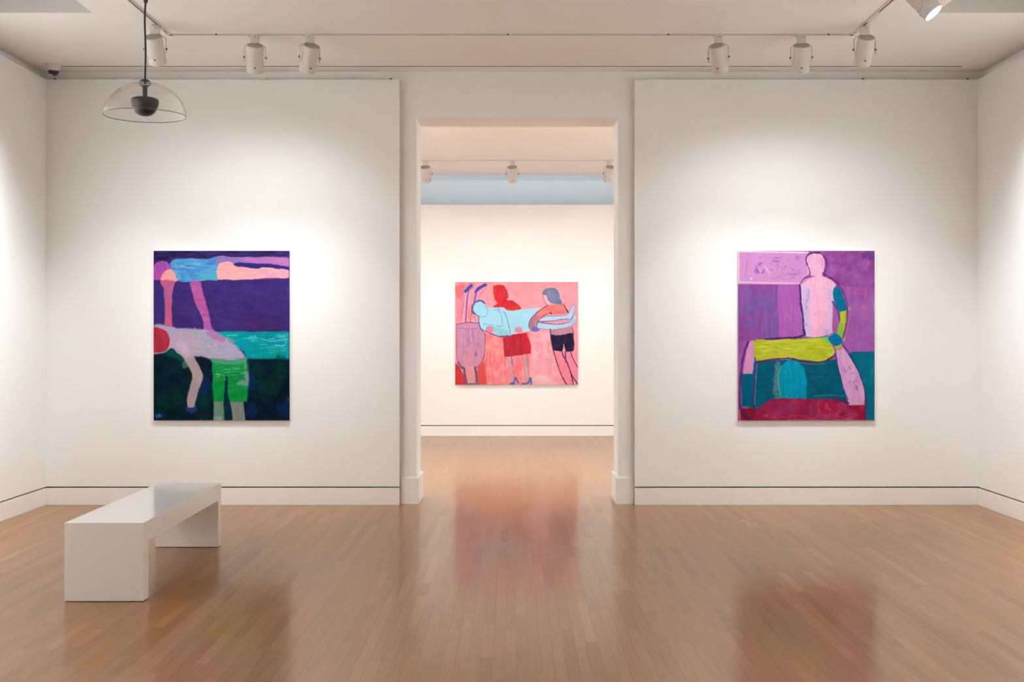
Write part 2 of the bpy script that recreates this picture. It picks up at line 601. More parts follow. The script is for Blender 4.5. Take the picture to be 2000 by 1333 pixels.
# ------------------------------------------------------------------ security camera
t = thing('security_camera', 'small white dome security camera on the ceiling in the left corner', 'camera', (-4.0, 10.45, CZ))
TM = Matrix.Translation((-4.0, 10.45, 0))
lathe('housing', [(0, CZ), (0.068, CZ), (0.066, CZ - 0.007), (0.062, CZ - 0.009), (0.060, CZ - 0.03), (0.054, CZ - 0.056), (0.048, CZ - 0.058), (0, CZ - 0.058)], M_FIX, t, TM)
hp = [(0.0475, CZ - 0.057)]
for i in range(1, 9):
    a = math.pi / 2 * i / 8
    hp.append((0.0475 * math.cos(a), CZ - 0.057 - 0.044 * math.sin(a)))
hp[-1] = (0.0, hp[-1][1])
lathe('dome_lens', hp, M_SMOKE, t, TM)
lathe('lens_clip', [(0.012, 0), (0.016, 0.0), (0.016, 0.006), (0.0, 0.006)], M_FIX, t, Matrix.Translation((-4.008, 10.412, CZ - 0.100)), 14)


# ------------------------------------------------------------------ tracks
def rail_run(parent, p0, p1, along):
    """one recessed run: two white lips, the dark slot between them"""
    hw, lip, dz = 0.019, 0.006, 0.006
    (xa, ya), (xb, yb) = p0, p1
    if along == 'x':
        r = boxes('rail', [(xa, xb, ya - hw, ya - lip, CZ - dz, CZ + 0.01), (xa, xb, ya + lip, ya + hw, CZ - dz, CZ + 0.01)], M_FIX, parent)
        box('slot', xa, xb, ya - lip, ya + lip, CZ - 0.001, CZ + 0.01, M_DARK, r)
    else:
        r = boxes('rail', [(xa - hw, xa - lip, ya, yb, CZ - dz, CZ + 0.01), (xa + lip, xa + hw, ya, yb, CZ - dz, CZ + 0.01)], M_FIX, parent)
        box('slot', xa - lip, xa + lip, ya, yb, CZ - 0.001, CZ + 0.01, M_DARK, r)
    return r


TY, TXL, TXR = 9.392, -2.69, 2.645
t = thing('lighting_track', 'slim white lighting track on the front room ceiling, bent along three sides', 'track', (0, TY, CZ))
rail_run(t, (TXL + 0.06, TY), (-1.02, TY), 'x')
rail_run(t, (-1.016, TY), (-0.05, TY), 'x')
rail_run(t, (-0.046, TY), (1.2, TY), 'x')
rail_run(t, (1.204, TY), (TXR - 0.06, TY), 'x')
rail_run(t, (TXL, -1.5), (TXL, TY - 0.06), 'y')
rail_run(t, (TXR, -1.5), (TXR, TY - 0.06), 'y')
for x, s in ((TXL, 1), (TXR, -1)):
    boxes('corner_joint', [(x - 0.022, x + 0.022, TY - 0.06, TY + 0.022, CZ - 0.007, CZ + 0.005), (min(x, x + s * 0.06), max(x, x + s * 0.06), TY - 0.022, TY + 0.022, CZ - 0.007, CZ + 0.005)], M_FIX, t)
for x in (-0.048, 2.45, -2.32, 1.202):
    box('joint_clip', x - 0.006, x + 0.006, TY - 0.024, TY - 0.018, CZ - 0.012, CZ - 0.001, M_SCREW, t)
for x, ya, yb in ((TXL, 7.0, 7.9), (TXL, 9.17, 9.24), (TXR, 7.0, 7.55), (TXR, 8.72, 9.02), (TXR, 9.2, 9.3)):
    box('slot_cover', x - 0.006, x + 0.006, ya, yb, CZ - 0.006, CZ - 0.001, M_FIX, t)
FTY = 16.25
t = thing('lighting_track', 'thin white lighting track across the far room ceiling', 'track', (0, FTY, CZ))
for a, c in ((-3.6, -1.6), (-1.596, 0.4), (0.404, 1.9), (1.904, 3.8)):
    rail_run(t, (a, FTY), (c, FTY), 'x')


def spotlight(label, x, y, target, power, group, angle=114, light=True, core=None, core_w=CORE_W, col=LAMP, blend=1.0):
    t = thing('track_spotlight', label, 'spotlight', (x, y, CZ), group)
    piv = Vector((x, y, CZ - 0.182))
    d = (Vector(target) - piv).normalized()
    # yaw of the yoke: its pins stand square to the aim
    h = Vector((d.x, d.y, 0))
    h = h.normalized() if h.length > 0.05 else Vector((0, 1, 0))
    px = Vector((h.y, -h.x, 0))                      # pin axis
    bx, bd = 0.031, 0.022
    bm = bmesh.new()
    bm_box(bm, -bx, bx, -bd, bd, -0.076, -0.0062, 0.003)
    bm.transform(Matrix.Translation((x, y, CZ)))
    ad = from_bm('adapter', bm, M_FIX, t)
    lathe('adapter_screw', [(0, 0), (0.007, 0), (0.007, 0.004), (0, 0.004)], M_CAP, ad, Matrix.Translation((x + 0.006, y - bd - 0.0005, CZ - 0.024)) @ Matrix.Rotation(math.pi / 2, 4, 'X'), 12)
    box('lock_lever', x - bx - 0.022, x - bx, y - 0.004, y + 0.004, CZ - 0.021, CZ - 0.016, M_FIX, ad)
    lathe('swivel', [(0, CZ - 0.088), (0.011, CZ - 0.088), (0.011, CZ - 0.074), (0, CZ - 0.074)], M_SCREW, t, Matrix.Translation((x, y, 0)), 16)
    # yoke: a flat strip bent to a U
    hw, top, cr = 0.080, CZ - 0.086, 0.028
    path = []
    n = 6
    path.append((-hw, -0.045 - 0.105))
    path.append((-hw, -cr - 0.02))
    for k in range(n + 1):
        a = math.pi - (math.pi / 2) * k / n
        path.append((-hw + cr + cr * math.cos(a), -cr + cr * math.sin(a)))
    path += [(-u, v) for u, v in path[::-1]]
    pts = [Vector((x, y, top)) + px * u + Vector((0, 0, v * 0.86)) for u, v in path]
    bm = bmesh.new()
    rings = []
    wv, th = h * 0.011, 0.0022
    for i, p in enumerate(pts):
        dd = (pts[min(i + 1, len(pts) - 1)] - pts[max(i - 1, 0)]).normalized()
        nn = dd.cross(h).normalized() * th
        rings.append([bm.verts.new(p + q) for q in (wv + nn, wv - nn, -wv - nn, -wv + nn)])
    for a, c in zip(rings, rings[1:]):
        for k in range(4):
            bm.faces.new((a[k], a[(k + 1) % 4], c[(k + 1) % 4], c[k]))
    bm.faces.new(rings[0]); bm.faces.new(rings[-1])
    bmesh.ops.recalc_face_normals(bm, faces=bm.faces)
    yk = from_bm('yoke', bm, M_FIX, t)
    for s in (-1, 1):
        kp = piv + px * s * 0.081
        mt = Matrix.Translation(kp) @ (px * s).to_track_quat('Z', 'Y').to_matrix().to_4x4()
        lathe('knob', [(0, -0.006), (0.008, -0.006), (0.008, 0.007), (0.006, 0.009), (0, 0.009)], M_BLACK, t, mt, 16)
    # lamp head
    q = d.to_track_quat('Z', 'Y').to_matrix().to_4x4()
    HM = Matrix.Translation(piv) @ q
    R = 0.0655
    body = lathe('lamp_body', [(0, -0.098), (R - 0.004, -0.098), (R, -0.094), (R, 0.046), (R - 0.006, 0.046), (0, 0.046)], M_FIX, t, HM, 44)
    lathe('rear_cap', [(0, -0.1005), (R - 0.008, -0.1005), (R - 0.004, -0.0985), (R - 0.004, -0.0975), (0, -0.0975)], M_CAP, body, HM, 40)
    sn = lathe('snoot', [(R - 0.003, 0.046), (R - 0.0014, 0.046), (R - 0.0014, 0.0495), (R + 0.0006, 0.0495), (R + 0.0006, 0.112), (R - 0.003, 0.113), (R - 0.003, 0.046)], M_FIX, t, HM, 44)
    lathe('lens', [(0, 0.096), (R - 0.0045, 0.096), (R - 0.0045, 0.099), (0, 0.099)], M_LENS, sn, HM, 36)
    side = h.cross(px).normalized()
    back = -h - d * (-h).dot(d)
    back.normalize()
    sp = piv + d * 0.062 + back * (R + 0.001)
    mt = Matrix.Translation(sp) @ back.to_track_quat('Z', 'Y').to_matrix().to_4x4()
    lathe('set_screw', [(0, -0.002), (0.006, -0.002), (0.006, 0.003), (0, 0.003)], M_SCREW, sn, mt, 12)
    if light:
        src = piv + d * 0.118
        spot('bulb', src, Vector(target) - Vector((0, 0, 0.35)) - src, power, angle, t, blend, col=col)
        if core:
            spot('bulb', src, Vector(core) - src, core_w, 62, t, 1.0, col=col)
    return t


G1 = 'white spotlights on the front room track'
spotlight('white track spotlight half hidden behind the black pendant cable', -2.715, 9.11, (-2.72, YB, 1.5), SPOT_W, G1, core=(-3.55, YB, 0.55))
spotlight('white track spotlight, nearer the pendant of the pair above the dark purple painting', -2.022, TY, (-2.30, YB, 1.5), SPOT_W, G1, core=(-2.5, YB, 0.55))
spotlight('white track spotlight, nearer the doorway of the pair above the dark purple painting', -1.595, TY, (-2.25, YB, 1.5), SPOT_W, G1, core=(-1.95, YB, 0.55))
spotlight('white track spotlight nearest the doorway on its right side', 1.595, TY, (2.2, YB, 1.5), SPOT_W, G1, core=(1.95, YB, 0.55))
spotlight('white track spotlight straight above the violet and teal painting', 2.242, TY, (2.42, YB, 1.5), SPOT_W, G1, core=(2.5, YB, 0.55))
spotlight('white track spotlight on the right rail just before the track corner', 2.66, 9.13, (2.72, YB, 1.5), SPOT_W, G1, core=(3.5, YB, 0.55))
spotlight('white track spotlight with its bright glowing lens turned to the right wall', TXR, 7.8, (TXR + 1.4, 7.8 - 0.80, 3.68 - 1.92), SIDE_W * 0.4, G1, 90)
G2 = 'white spotlights on the far room track'
spotlight('small white spotlight at the left side of the far room seen through the doorway', -1.19, FTY, (-1.05, YF, 1.4), FAR_W * 0.6, G2, 116, core=(-1.05, YF, 0.5), core_w=FAR_W * 1.05, col=LAMP_FAR)
spotlight('small white spotlight above the middle of the pink painting in the far room', -0.02, FTY, (0.04, YF, 1.4), FAR_W * 0.6, G2, 116, core=(0.04, YF, 0.5), core_w=FAR_W * 1.05, col=LAMP_FAR)
spotlight('small white spotlight cut off by the right doorway edge', 1.286, FTY, (1.0, YF, 1.4), FAR_W * 0.6, G2, 116, core=(1.0, YF, 0.5), core_w=FAR_W * 1.05, col=LAMP_FAR)
for x in (-2.7, 2.8):
    spot('unseen_far_lamp', (x, FTY, 3.62), (0.0, 0.5, -0.85), FAR_W, 110, col=LAMP_FAR)
for sx in (-1, 1):
    for y in (12.6, 14.6):
        spot('unseen_far_lamp', (sx * 2.9, y, 3.62), (sx * 0.6, 0, -0.8), FAR_W * 11.5, 110, col=LAMP_FAR)  # added fill, bounced off the unseen side walls
        spot('unseen_far_lamp', (sx * 2.4, y, 3.62), (sx * 0.15, -0.7, -0.75), FAR_W * 2.4, 110, col=LAMP_FAR)  # added fill turned back to the doorway wall
        spot('far_floor_fill', (sx * 1.6, y, 3.70), (0, 0, -1), FAR_DOWN_W, 110, rad=0.06, col=LAMP_FAR)  # added downward fill, brightens floor and ceiling


# ------------------------------------------------------------------ paintings
def lin_arr(a):
    a = np.clip(a, 0, 255) / 255.0
    return np.where(a <= 0.04045, a / 12.92, ((a + 0.055) / 1.055) ** 2.4)


class Paint:
    """colour of a painted canvas, kept per vertex; u right, v down, in the painting's own units"""

    def __init__(s, x0, y0, x1, y1, nx, ny, bg, seed, gain=0.72):
        s.x0, s.y0, s.x1, s.y1, s.nx, s.ny = x0, y0, x1, y1, nx, ny
        s.rng = np.random.default_rng(seed)
        s.U, s.V = np.meshgrid(np.linspace(x0, x1, nx), np.linspace(y0, y1, ny))
        s.C = np.zeros((ny, nx, 3)) + np.array(bg, float)
        s.cur = None
        s.gain = gain
        s.n = {'dab': s.noise(26, 22), 'iso': s.noise(45, 45), 'fine': s.noise(11, 11), 'h': s.noise(70, 6), 'v': s.noise(6, 70), 'big': s.noise(190, 190), 'h2': s.noise(120, 14), 'v2': s.noise(14, 120), 'blot': s.noise(80, 60)}

    def noise(s, sx, sy, octs=3):
        tot = np.zeros((s.ny, s.nx)); amp = 1.0; norm = 0
        for k in range(octs):
            gx = max(2, int((s.x1 - s.x0) / sx) + 2); gy = max(2, int((s.y1 - s.y0) / sy) + 2)
            g = s.rng.random((gy + 2, gx + 2)) * 2 - 1
            fx = np.linspace(0, gx - 0.001, s.nx); fy = np.linspace(0, gy - 0.001, s.ny)
            ix, iy = fx.astype(int), fy.astype(int)
            tx, ty = fx - ix, fy - iy
            tx, ty = tx * tx * (3 - 2 * tx), ty * ty * (3 - 2 * ty)
            a = g[np.ix_(iy, ix)]; b_ = g[np.ix_(iy, ix + 1)]; c = g[np.ix_(iy + 1, ix)]; d = g[np.ix_(iy + 1, ix + 1)]
            TX, TY2 = tx[None, :], ty[:, None]
            tot += amp * ((a * (1 - TX) + b_ * TX) * (1 - TY2) + (c * (1 - TX) + d * TX) * TY2)
            norm += amp; amp *= 0.55; sx *= 0.5; sy *= 0.5
        return tot / norm * 1.6

    @staticmethod
    def smooth(pts, closed, k=5):
        n = len(pts); out = []
        P = [np.array(p, float) for p in pts]
        for i in range(n if closed else n - 1):
            p0 = P[(i - 1) % n] if closed or i > 0 else P[i]
            p1, p2 = P[i], P[(i + 1) % n]
            p3 = P[(i + 2) % n] if closed or i + 2 < n else p2
            for j in range(k):
                t_ = j / k
                out.append(0.5 * (2 * p1 + (p2 - p0) * t_ + (2 * p0 - 5 * p1 + 4 * p2 - p3) * t_ ** 2 + (3 * p1 - p0 - 3 * p2 + p3) * t_ ** 3))
        if not closed:
            out.append(P[-1])
        return out

    def window(s, pts, pad):
        a = np.array(pts)
        sx = (s.nx - 1) / (s.x1 - s.x0); sy = (s.ny - 1) / (s.y1 - s.y0)
        i0 = max(0, int((a[:, 0].min() - pad - s.x0) * sx)); i1 = min(s.nx, int((a[:, 0].max() + pad - s.x0) * sx) + 2)
        j0 = max(0, int((a[:, 1].min() - pad - s.y0) * sy)); j1 = min(s.ny, int((a[:, 1].max() + pad - s.y0) * sy) + 2)
        return slice(j0, max(j1, j0)), slice(i0, max(i1, i0))

    @staticmethod
    def segdist(U, V, p, q):
        d = q - p
        L = max(1e-9, d.dot(d))
        t_ = np.clip(((U - p[0]) * d[0] + (V - p[1]) * d[1]) / L, 0, 1)
        return (U - p[0] - t_ * d[0]) ** 2 + (V - p[1] - t_ * d[1]) ** 2

    def put(s, w_, mask, col, var, st, col2, op, dry, dst):
        n = s.n[st][w_]
        c = np.zeros(mask.shape + (3,)) + np.array(col, float)
        if col2 is not None:
            f = np.clip(0.5 + 0.9 * s.n['blot'][w_] + 0.35 * n, 0, 1)[..., None]
            c = c * (1 - f) + np.array(col2, float) * f
        c += (var * n)[..., None]
        a = mask * op
        if dry > 0:
            a = a * (1 - dry * np.clip((s.n[dst][w_] - 0.05) * 3.0, 0, 1))
        a = a[..., None]
        s.C[w_] = s.C[w_] * (1 - a) + c * a

    def poly(s, pts, col, soft=4, wob=3, op=1.0, sm=True, var=7, st='iso', col2=None, dry=0, dst='h', keep=False):
        P = s.smooth(pts, True) if sm else [np.array(p, float) for p in pts]
        w_ = s.window(P, soft + wob * 2 + 4)
        U, V_ = s.U[w_], s.V[w_]
        if U.size == 0:
            return
        D = np.full(U.shape, 1e12); inside = np.zeros(U.shape, bool)
        for i in range(len(P)):
            p, q = P[i], P[(i + 1) % len(P)]
            D = np.minimum(D, s.segdist(U, V_, p, q))
            if p[1] != q[1]:
                c = ((p[1] > V_) != (q[1] > V_)) & (U < (q[0] - p[0]) * (V_ - p[1]) / (q[1] - p[1]) + p[0])
                inside ^= c
        D = np.sqrt(D) * np.where(inside, -1, 1) + wob * s.n['iso'][w_] + 0.4 * wob * s.n['fine'][w_]
        mk = np.clip(0.5 - D / max(soft, 0.5), 0, 1)
        if keep:
            s.cur = np.zeros_like(s.U)
            s.cur[w_] = mk
        s.put(w_, mk, col, var, st, col2, op, dry, dst)

    def line(s, pts, wd, col, op=1.0, soft=3, wob=0.8, var=6, dry=0, dst='iso', sm=True, clip=False):
        P = s.smooth(pts, False) if sm and len(pts) > 2 else [np.array(p, float) for p in pts]
        w_ = s.window(P, wd / 2 + soft + wob * 2 + 4)
        U, V_ = s.U[w_], s.V[w_]
        if U.size == 0:
            return
        D = np.full(U.shape, 1e12)
        for p, q in zip(P, P[1:]):
            D = np.minimum(D, s.segdist(U, V_, p, q))
        D = np.sqrt(D) - wd / 2 * (1 + 0.25 * s.n['iso'][w_]) + wob * s.n['fine'][w_]
        mk = np.clip(0.5 - D / soft, 0, 1)
        if clip and s.cur is not None:
            mk = mk * s.cur[w_]
        s.put(w_, mk, col, var, 'fine', None, op, dry, dst)

    def blob(s, cx, cy, rx, ry, col, op=0.6, soft=0.5, st='iso'):
        """soft scumbled patch"""
        w_ = s.window([(cx - rx, cy - ry), (cx + rx, cy + ry)], 5 + max(rx, ry) * 0.4)
        U, V_ = s.U[w_], s.V[w_]
        d = np.sqrt(((U - cx) / rx) ** 2 + ((V_ - cy) / ry) ** 2) + 0.35 * s.n[st][w_] + 0.25 * s.n['dab'][w_]
        s.put(w_, np.clip((1 - d) / soft, 0, 1), col, 6, 'iso', None, op, 0, 'h')

    def flecks(s, x0, y0, x1, y1, n, ln, ang, wd, col, op=0.7, spread=0.4):
        """dry-brush drag of a colour over a patch, kept to the shape last painted with keep=True"""
        w_ = s.window([(x0, y0), (x1, y1)], 0)
        U, V_ = s.U[w_], s.V[w_]
        if U.size == 0:
            return
        a = abs(ang) % math.pi
        st = 'h' if a < 0.35 else 'v' if abs(a - 1.57) < 0.3 else 'dab'
        nz = s.n[st][w_] + 0.35 * s.n['fine'][w_]
        cover = min(0.45, 0.75 * n * ln * wd / max(1.0, (x1 - x0) * (y1 - y0)))
        thr = np.quantile(nz, 1 - cover)
        m_ = np.clip((nz - thr) / 0.22 + 0.25, 0, 1)
        mg = 0.16 * min(x1 - x0, y1 - y0) + 3
        e = np.minimum(np.minimum(U - x0, x1 - U), np.minimum(V_ - y0, y1 - V_)) + mg * 0.5 * s.n['iso'][w_]
        m_ = m_ * np.clip(e / mg, 0, 1)
        if s.cur is not None and s.cur[w_].mean() > 0.5:
            m_ = m_ * s.cur[w_]
        s.put(w_, m_, col, 8, 'fine', None, op, 0, 'h')

    def build(s, parent, cx, cz, wdt, hgt, yf):
        nx, ny = s.nx, s.ny
        X = (cx - wdt / 2 + (s.U - s.x0) / (s.x1 - s.x0) * wdt)
        Zc = (cz + hgt / 2 - (s.V - s.y0) / (s.y1 - s.y0) * hgt)
        off = parent.location
        co = np.stack([X - off.x, np.full_like(X, yf - off.y), Zc - off.z], -1).reshape(-1, 3)
        idx = np.arange(nx * ny).reshape(ny, nx)
        q = np.stack([idx[:-1, :-1], idx[1:, :-1], idx[1:, 1:], idx[:-1, 1:]], -1).reshape(-1)
        me = bpy.data.meshes.new('canvas')
        me.vertices.add(nx * ny)
        me.vertices.foreach_set('co', co.reshape(-1))
        nf = (nx - 1) * (ny - 1)
        me.loops.add(nf * 4)
        me.loops.foreach_set('vertex_index', q.astype(np.int32))
        me.polygons.add(nf)
        me.polygons.foreach_set('loop_start', np.arange(0, nf * 4, 4, dtype=np.int32))
        me.update(calc_edges=True)
        rgba = np.ones((nx * ny, 4), np.float32)
        rgba[:, :3] = lin_arr(s.C.reshape(-1, 3)) * s.gain
        ca = me.color_attributes.new('paint', 'FLOAT_COLOR', 'POINT')
        ca.data.foreach_set('color', rgba.reshape(-1))
        return link('canvas', me, M_PAINT, parent)


def hang(label, paint, cx, cz, wdt, hgt, wall_y, depth):
    t = thing('painting', label, 'painting', (cx, wall_y, cz - hgt / 2))
    yf = wall_y - depth
    paint.build(t, cx, cz, wdt, hgt, yf)
    x0, x1, z0, z1 = cx - wdt / 2, cx + wdt / 2, cz - hgt / 2, cz + hgt / 2
    k = 0.004
    e = boxes('canvas_edge', [(x0, x1, yf + 0.0006, wall_y - 0.004, z1 - k, z1), (x0, x1, yf + 0.0006, wall_y - 0.004, z0, z0 + k), (x0, x0 + k, yf + 0.0006, wall_y - 0.004, z0 + k, z1 - k), (x1 - k, x1, yf + 0.0006, wall_y - 0.004, z0 + k, z1 - k)], M_RAW, t)
    for a in ((x0 + k, x1 - k, yf + 0.003, wall_y - 0.0012, z1 - 0.05, z1 - k), (x0 + k, x1 - k, yf + 0.003, wall_y - 0.0012, z0 + k, z0 + 0.05), (x0 + k, x0 + 0.05, yf + 0.003, wall_y - 0.0012, z0 + 0.05, z1 - 0.05), (x1 - 0.05, x1 - k, yf + 0.003, wall_y - 0.0012, z0 + 0.05, z1 - 0.05)):
        box('stretcher_bar', *a, M_PINE, t)
    return t


# --- left painting
p = Paint(66, 70, 998, 1232, 320, 400, (64, 45, 116), 3)
w_ = (slice(None), slice(None))
p.put(w_, np.ones_like(p.U), (64, 45, 118), 5, 'h2', (58, 40, 108), 1, 0, 'h')
p.poly([(60, 60), (1005, 60), (1005, 118), (700, 108), (500, 105), (330, 122), (190, 130), (60, 150)], (44, 33, 84), soft=16, var=7, st='h', col2=(54, 45, 112), sm=False)
p.blob(350, 105, 90, 22, (62, 30, 78), 0.6)
p.blob(120, 430, 70, 130, (56, 50, 132), 0.6); p.blob(560, 340, 90, 60, (60, 52, 135), 0.5); p.blob(760, 330, 80, 60, (60, 52, 132), 0.5)
p.blob(800, 580, 190, 50, (76, 40, 100), 0.5); p.blob(630, 520, 70, 70, (56, 40, 105), 0.4)
p.flecks(480, 300, 970, 600, 26, 46, 0.4, 9, (72, 56, 140), 0.35, 1.2)
p.flecks(980, 300, 996, 600, 6, 60, 1.57, 5, (90, 75, 160), 0.6, 0.1)
# turquoise band and dark ground
p.poly([(440, 628), (560, 622), (760, 626), (1005, 622), (1005, 812), (700, 812), (690, 760)], (0, 156, 176), soft=10, sm=False, col2=(0, 150, 156), var=10, st='h', keep=True)
p.blob(880, 760, 100, 40, (0, 156, 130), 0.6); p.blob(600, 660, 70, 40, (0, 158, 140), 0.5)
p.flecks(520, 632, 990, 690, 42, 50, 0.1, 5, (120, 212, 214), 0.6, 0.35)
p.flecks(740, 690, 990, 790, 34, 46, -0.1, 5, (96, 196, 200), 0.55, 0.5)
p.line([(800, 672), (880, 690), (950, 680), (972, 700), (950, 722), (900, 716)], 5, (170, 222, 222), 0.7)
p.poly([(60, 770), (190, 738), (260, 778), (330, 900), (345, 792), (430, 796), (480, 820), (480, 1240), (60, 1240)], (0, 37, 44), soft=14, sm=False, var=6, col2=(6, 26, 38))
p.poly([(690, 812), (1005, 808), (1005, 1240), (470, 1240), (470, 1100), (690, 1100), (720, 900)], (2, 30, 42), soft=10, sm=False, var=6, col2=(4, 22, 36), keep=True)
p.poly([(120, 772), (185, 742), (235, 766), (280, 830), (200, 800)], (0, 84, 72), soft=24, op=0.8)
for a in ((130, 1110, 60, 70), (400, 1090, 60, 70), (850, 1000, 90, 80), (780, 880, 60, 60), (230, 1080, 50, 80), (930, 900, 50, 120)):
    p.blob(*a, (0, 58, 52), 0.55)
for a in ((420, 980, 40, 90), (735, 960, 40, 90), (960, 1160, 60, 70), (740, 1170, 60, 60), (100, 1190, 60, 26)):
    p.blob(*a, (12, 48, 108), 0.6)
p.blob(330, 1150, 46, 30, (40, 70, 140), 0.8)
p.blob(98, 1200, 26, 14, (50, 120, 190), 0.7)
p.flecks(740, 840, 980, 1180, 26, 22, 1.2, 5, (30, 84, 80), 0.5, 0.8)
p.line([(690, 806), (800, 812), (900, 810), (990, 816)], 9, (0, 104, 84), 0.6)
p.flecks(984, 1040, 996, 1160, 6, 26, 1.5, 6, (176, 176, 214), 0.8, 0.2)
p.flecks(380, 1222, 480, 1230, 5, 30, 0.0, 5, (160, 190, 190), 0.7, 0.1)
# floating figure
p.poly([(60, 215), (75, 160), (120, 138), (160, 150), (188, 190), (190, 235), (165, 268), (110, 272), (62, 262)], (166, 84, 176), col2=(190, 80, 168), st='v', var=9)
p.blob(95, 240, 34, 32, (198, 76, 160), 0.5)
p.poly([(180, 165), (200, 132), (260, 124), (340, 122), (420, 126), (490, 114), (514, 130), (512, 262), (440, 268), (345, 280), (240, 280), (205, 240)], (72, 142, 206), col2=(84, 168, 216), st='h', var=10, keep=True)
p.poly([(360, 262), (400, 232), (470, 216), (510, 212), (508, 264), (430, 270)], (80, 172, 196), soft=14, op=0.8, st='h')
p.blob(470, 150, 44, 34, (74, 118, 196), 0.6)
p.flecks(200, 150, 480, 215, 38, 40, 0.1, 5, (170, 178, 222), 0.6, 0.4)
p.flecks(230, 225, 330, 270, 16, 30, -0.5, 5, (150, 190, 226), 0.6, 0.4)
p.poly([(500, 118), (530, 102), (600, 112), (740, 114), (940, 114), (1005, 132), (1005, 182), (900, 166), (780, 160), (620, 162), (510, 176)], (150, 118, 186), st='h', var=8)
p.poly([(690, 122), (940, 116), (1005, 136), (1005, 178), (900, 164), (760, 156)], (192, 118, 182), soft=24, st='h', var=9)
p.line([(630, 164), (740, 166), (860, 172), (1000, 192)], 24, (48, 44, 128), 1, wob=1)
p.poly([(500, 200), (520, 155), (560, 146), (600, 150), (622, 174), (700, 182), (770, 192), (820, 184), (900, 190), (1005, 208), (1005, 254), (860, 256), (780, 262), (650, 270), (560, 268), (508, 262)], (238, 164, 188), col2=(244, 176, 170), st='h', var=10, keep=True)
p.flecks(560, 178, 980, 262, 50, 60, 0.03, 5, (222, 190, 172), 0.5, 0.06)
p.flecks(560, 190, 900, 262, 18, 40, 0.0, 4, (206, 112, 132), 0.5, 0.06)
p.flecks(570, 205, 680, 262, 8, 34, 0.0, 4, (150, 150, 150), 0.5, 0.05)
p.line([(560, 268), (760, 266), (1000, 256)], 4, (214, 84, 130), 0.5)
p.poly([(116, 276), (122, 236), (148, 206), (182, 198), (212, 222), (222, 252), (236, 274), (180, 290)], (234, 156, 172), soft=7, col2=(238, 166, 160), st='v')
p.poly([(112, 276), (206, 276), (200, 330), (192, 400), (190, 470), (195, 540), (186, 600), (182, 640), (140, 606), (140, 560), (142, 480), (141, 400), (134, 330)], (192, 100, 150), soft=7, col2=(206, 92, 130), st='h', var=9, keep=True)
for y in range(284, 600, 9):
    p.line([(112, y), (206, y + 2)], 2.4, (142, 86, 140), 0.4, clip=True)
for x in range(134, 200, 10):
    p.line([(x, 284), (x + 2, 600)], 2, (150, 88, 140), 0.3, clip=True)
p.poly([(318, 284), (382, 280), (396, 330), (422, 420), (450, 530), (470, 606), (530, 668), (430, 640), (405, 560), (385, 500), (350, 420), (328, 350)], (176, 94, 166), soft=7, col2=(186, 86, 150), st='h', var=9, keep=True)
for y in (400, 502):
    p.line([(340, y), (460, y + 12)], 4, (104, 66, 130), 0.7, clip=True)
p.blob(420, 540, 26, 34, (150, 128, 186), 0.6); p.blob(345, 330, 24, 40, (196, 110, 180), 0.5); p.blob(440, 600, 26, 40, (164, 90, 170), 0.6); p.blob(385, 450, 26, 30, (160, 92, 166), 0.5)
p.blob(165, 350, 30, 40, (166, 96, 160), 0.5); p.blob(166, 545, 26, 60, (212, 92, 124), 0.6)
# lower figure
p.poly([(60, 600), (110, 578), (200, 596), (300, 598), (420, 612), (505, 640), (590, 690), (660, 750), (698, 806), (690, 842), (600, 826), (480, 812), (420, 800), (345, 792), (250, 776), (190, 738), (120, 762), (60, 768)], (180, 166, 186), soft=14, wob=6, col2=(166, 162, 190), st='h', var=9, keep=True)
p.blob(280, 680, 90, 60, (206, 160, 186), 0.6); p.blob(550, 690, 70, 40, (196, 150, 180), 0.6); p.blob(370, 650, 60, 30, (150, 170, 186), 0.5); p.blob(600, 770, 60, 40, (176, 168, 206), 0.6)
p.blob(480, 730, 60, 40, (192, 180, 176), 0.5)
p.flecks(240, 610, 640, 790, 70, 36, 0.2, 6, (198, 188, 202), 0.35, 0.5)
p.flecks(240, 610, 560, 740, 30, 30, 0.4, 4, (140, 146, 176), 0.4, 0.6)
p.poly([(430, 634), (478, 622), (560, 676), (520, 690), (460, 660)], (182, 118, 172), soft=16, op=0.8)
p.poly([(60, 606), (110, 604), (150, 622), (172, 660), (176, 700), (158, 742), (118, 766), (60, 768)], (168, 46, 66), soft=5, col2=(184, 48, 70), st='v', var=8)
p.line([(66, 770), (118, 770), (160, 752), (182, 716)], 6, (196, 172, 204), 0.8)
p.poly([(205, 690), (260, 660), (296, 716), (340, 790), (385, 870), (406, 930), (392, 980), (366, 1050), (350, 1126), (326, 1142), (300, 1134), (294, 1080), (314, 1000), (329, 930), (310, 870), (258, 790), (215, 735)], (172, 152, 156), soft=9, st='v2', var=7)
p.poly([(210, 690), (258, 664), (296, 716), (335, 780), (300, 800), (255, 780), (215, 735)], (200, 176, 204), soft=30, op=0.9)
p.blob(290, 840, 34, 40, (150, 164, 140), 0.5)
p.poly([(466, 812), (600, 822), (700, 802), (716, 860), (720, 960), (706, 1102), (690, 1106), (585, 1110), (480, 1104), (470, 950)], (8, 138, 66), soft=6, sm=False, col2=(14, 146, 70), st='h', var=9, keep=True)
p.poly([(480, 960), (560, 940), (590, 1104), (484, 1100)], (4, 140, 50), soft=30, op=0.7); p.blob(640, 1050, 70, 50, (4, 138, 48), 0.8)
p.poly([(466, 806), (600, 816), (704, 800), (690, 842), (600, 850), (480, 838)], (96, 158, 132), soft=16, op=0.8, dry=0.4)
p.flecks(480, 850, 715, 960, 60, 30, 0.05, 5, (92, 172, 118), 0.6, 0.2)
p.flecks(490, 900, 580, 970, 30, 30, -0.3, 5, (130, 176, 120), 0.6, 0.2)
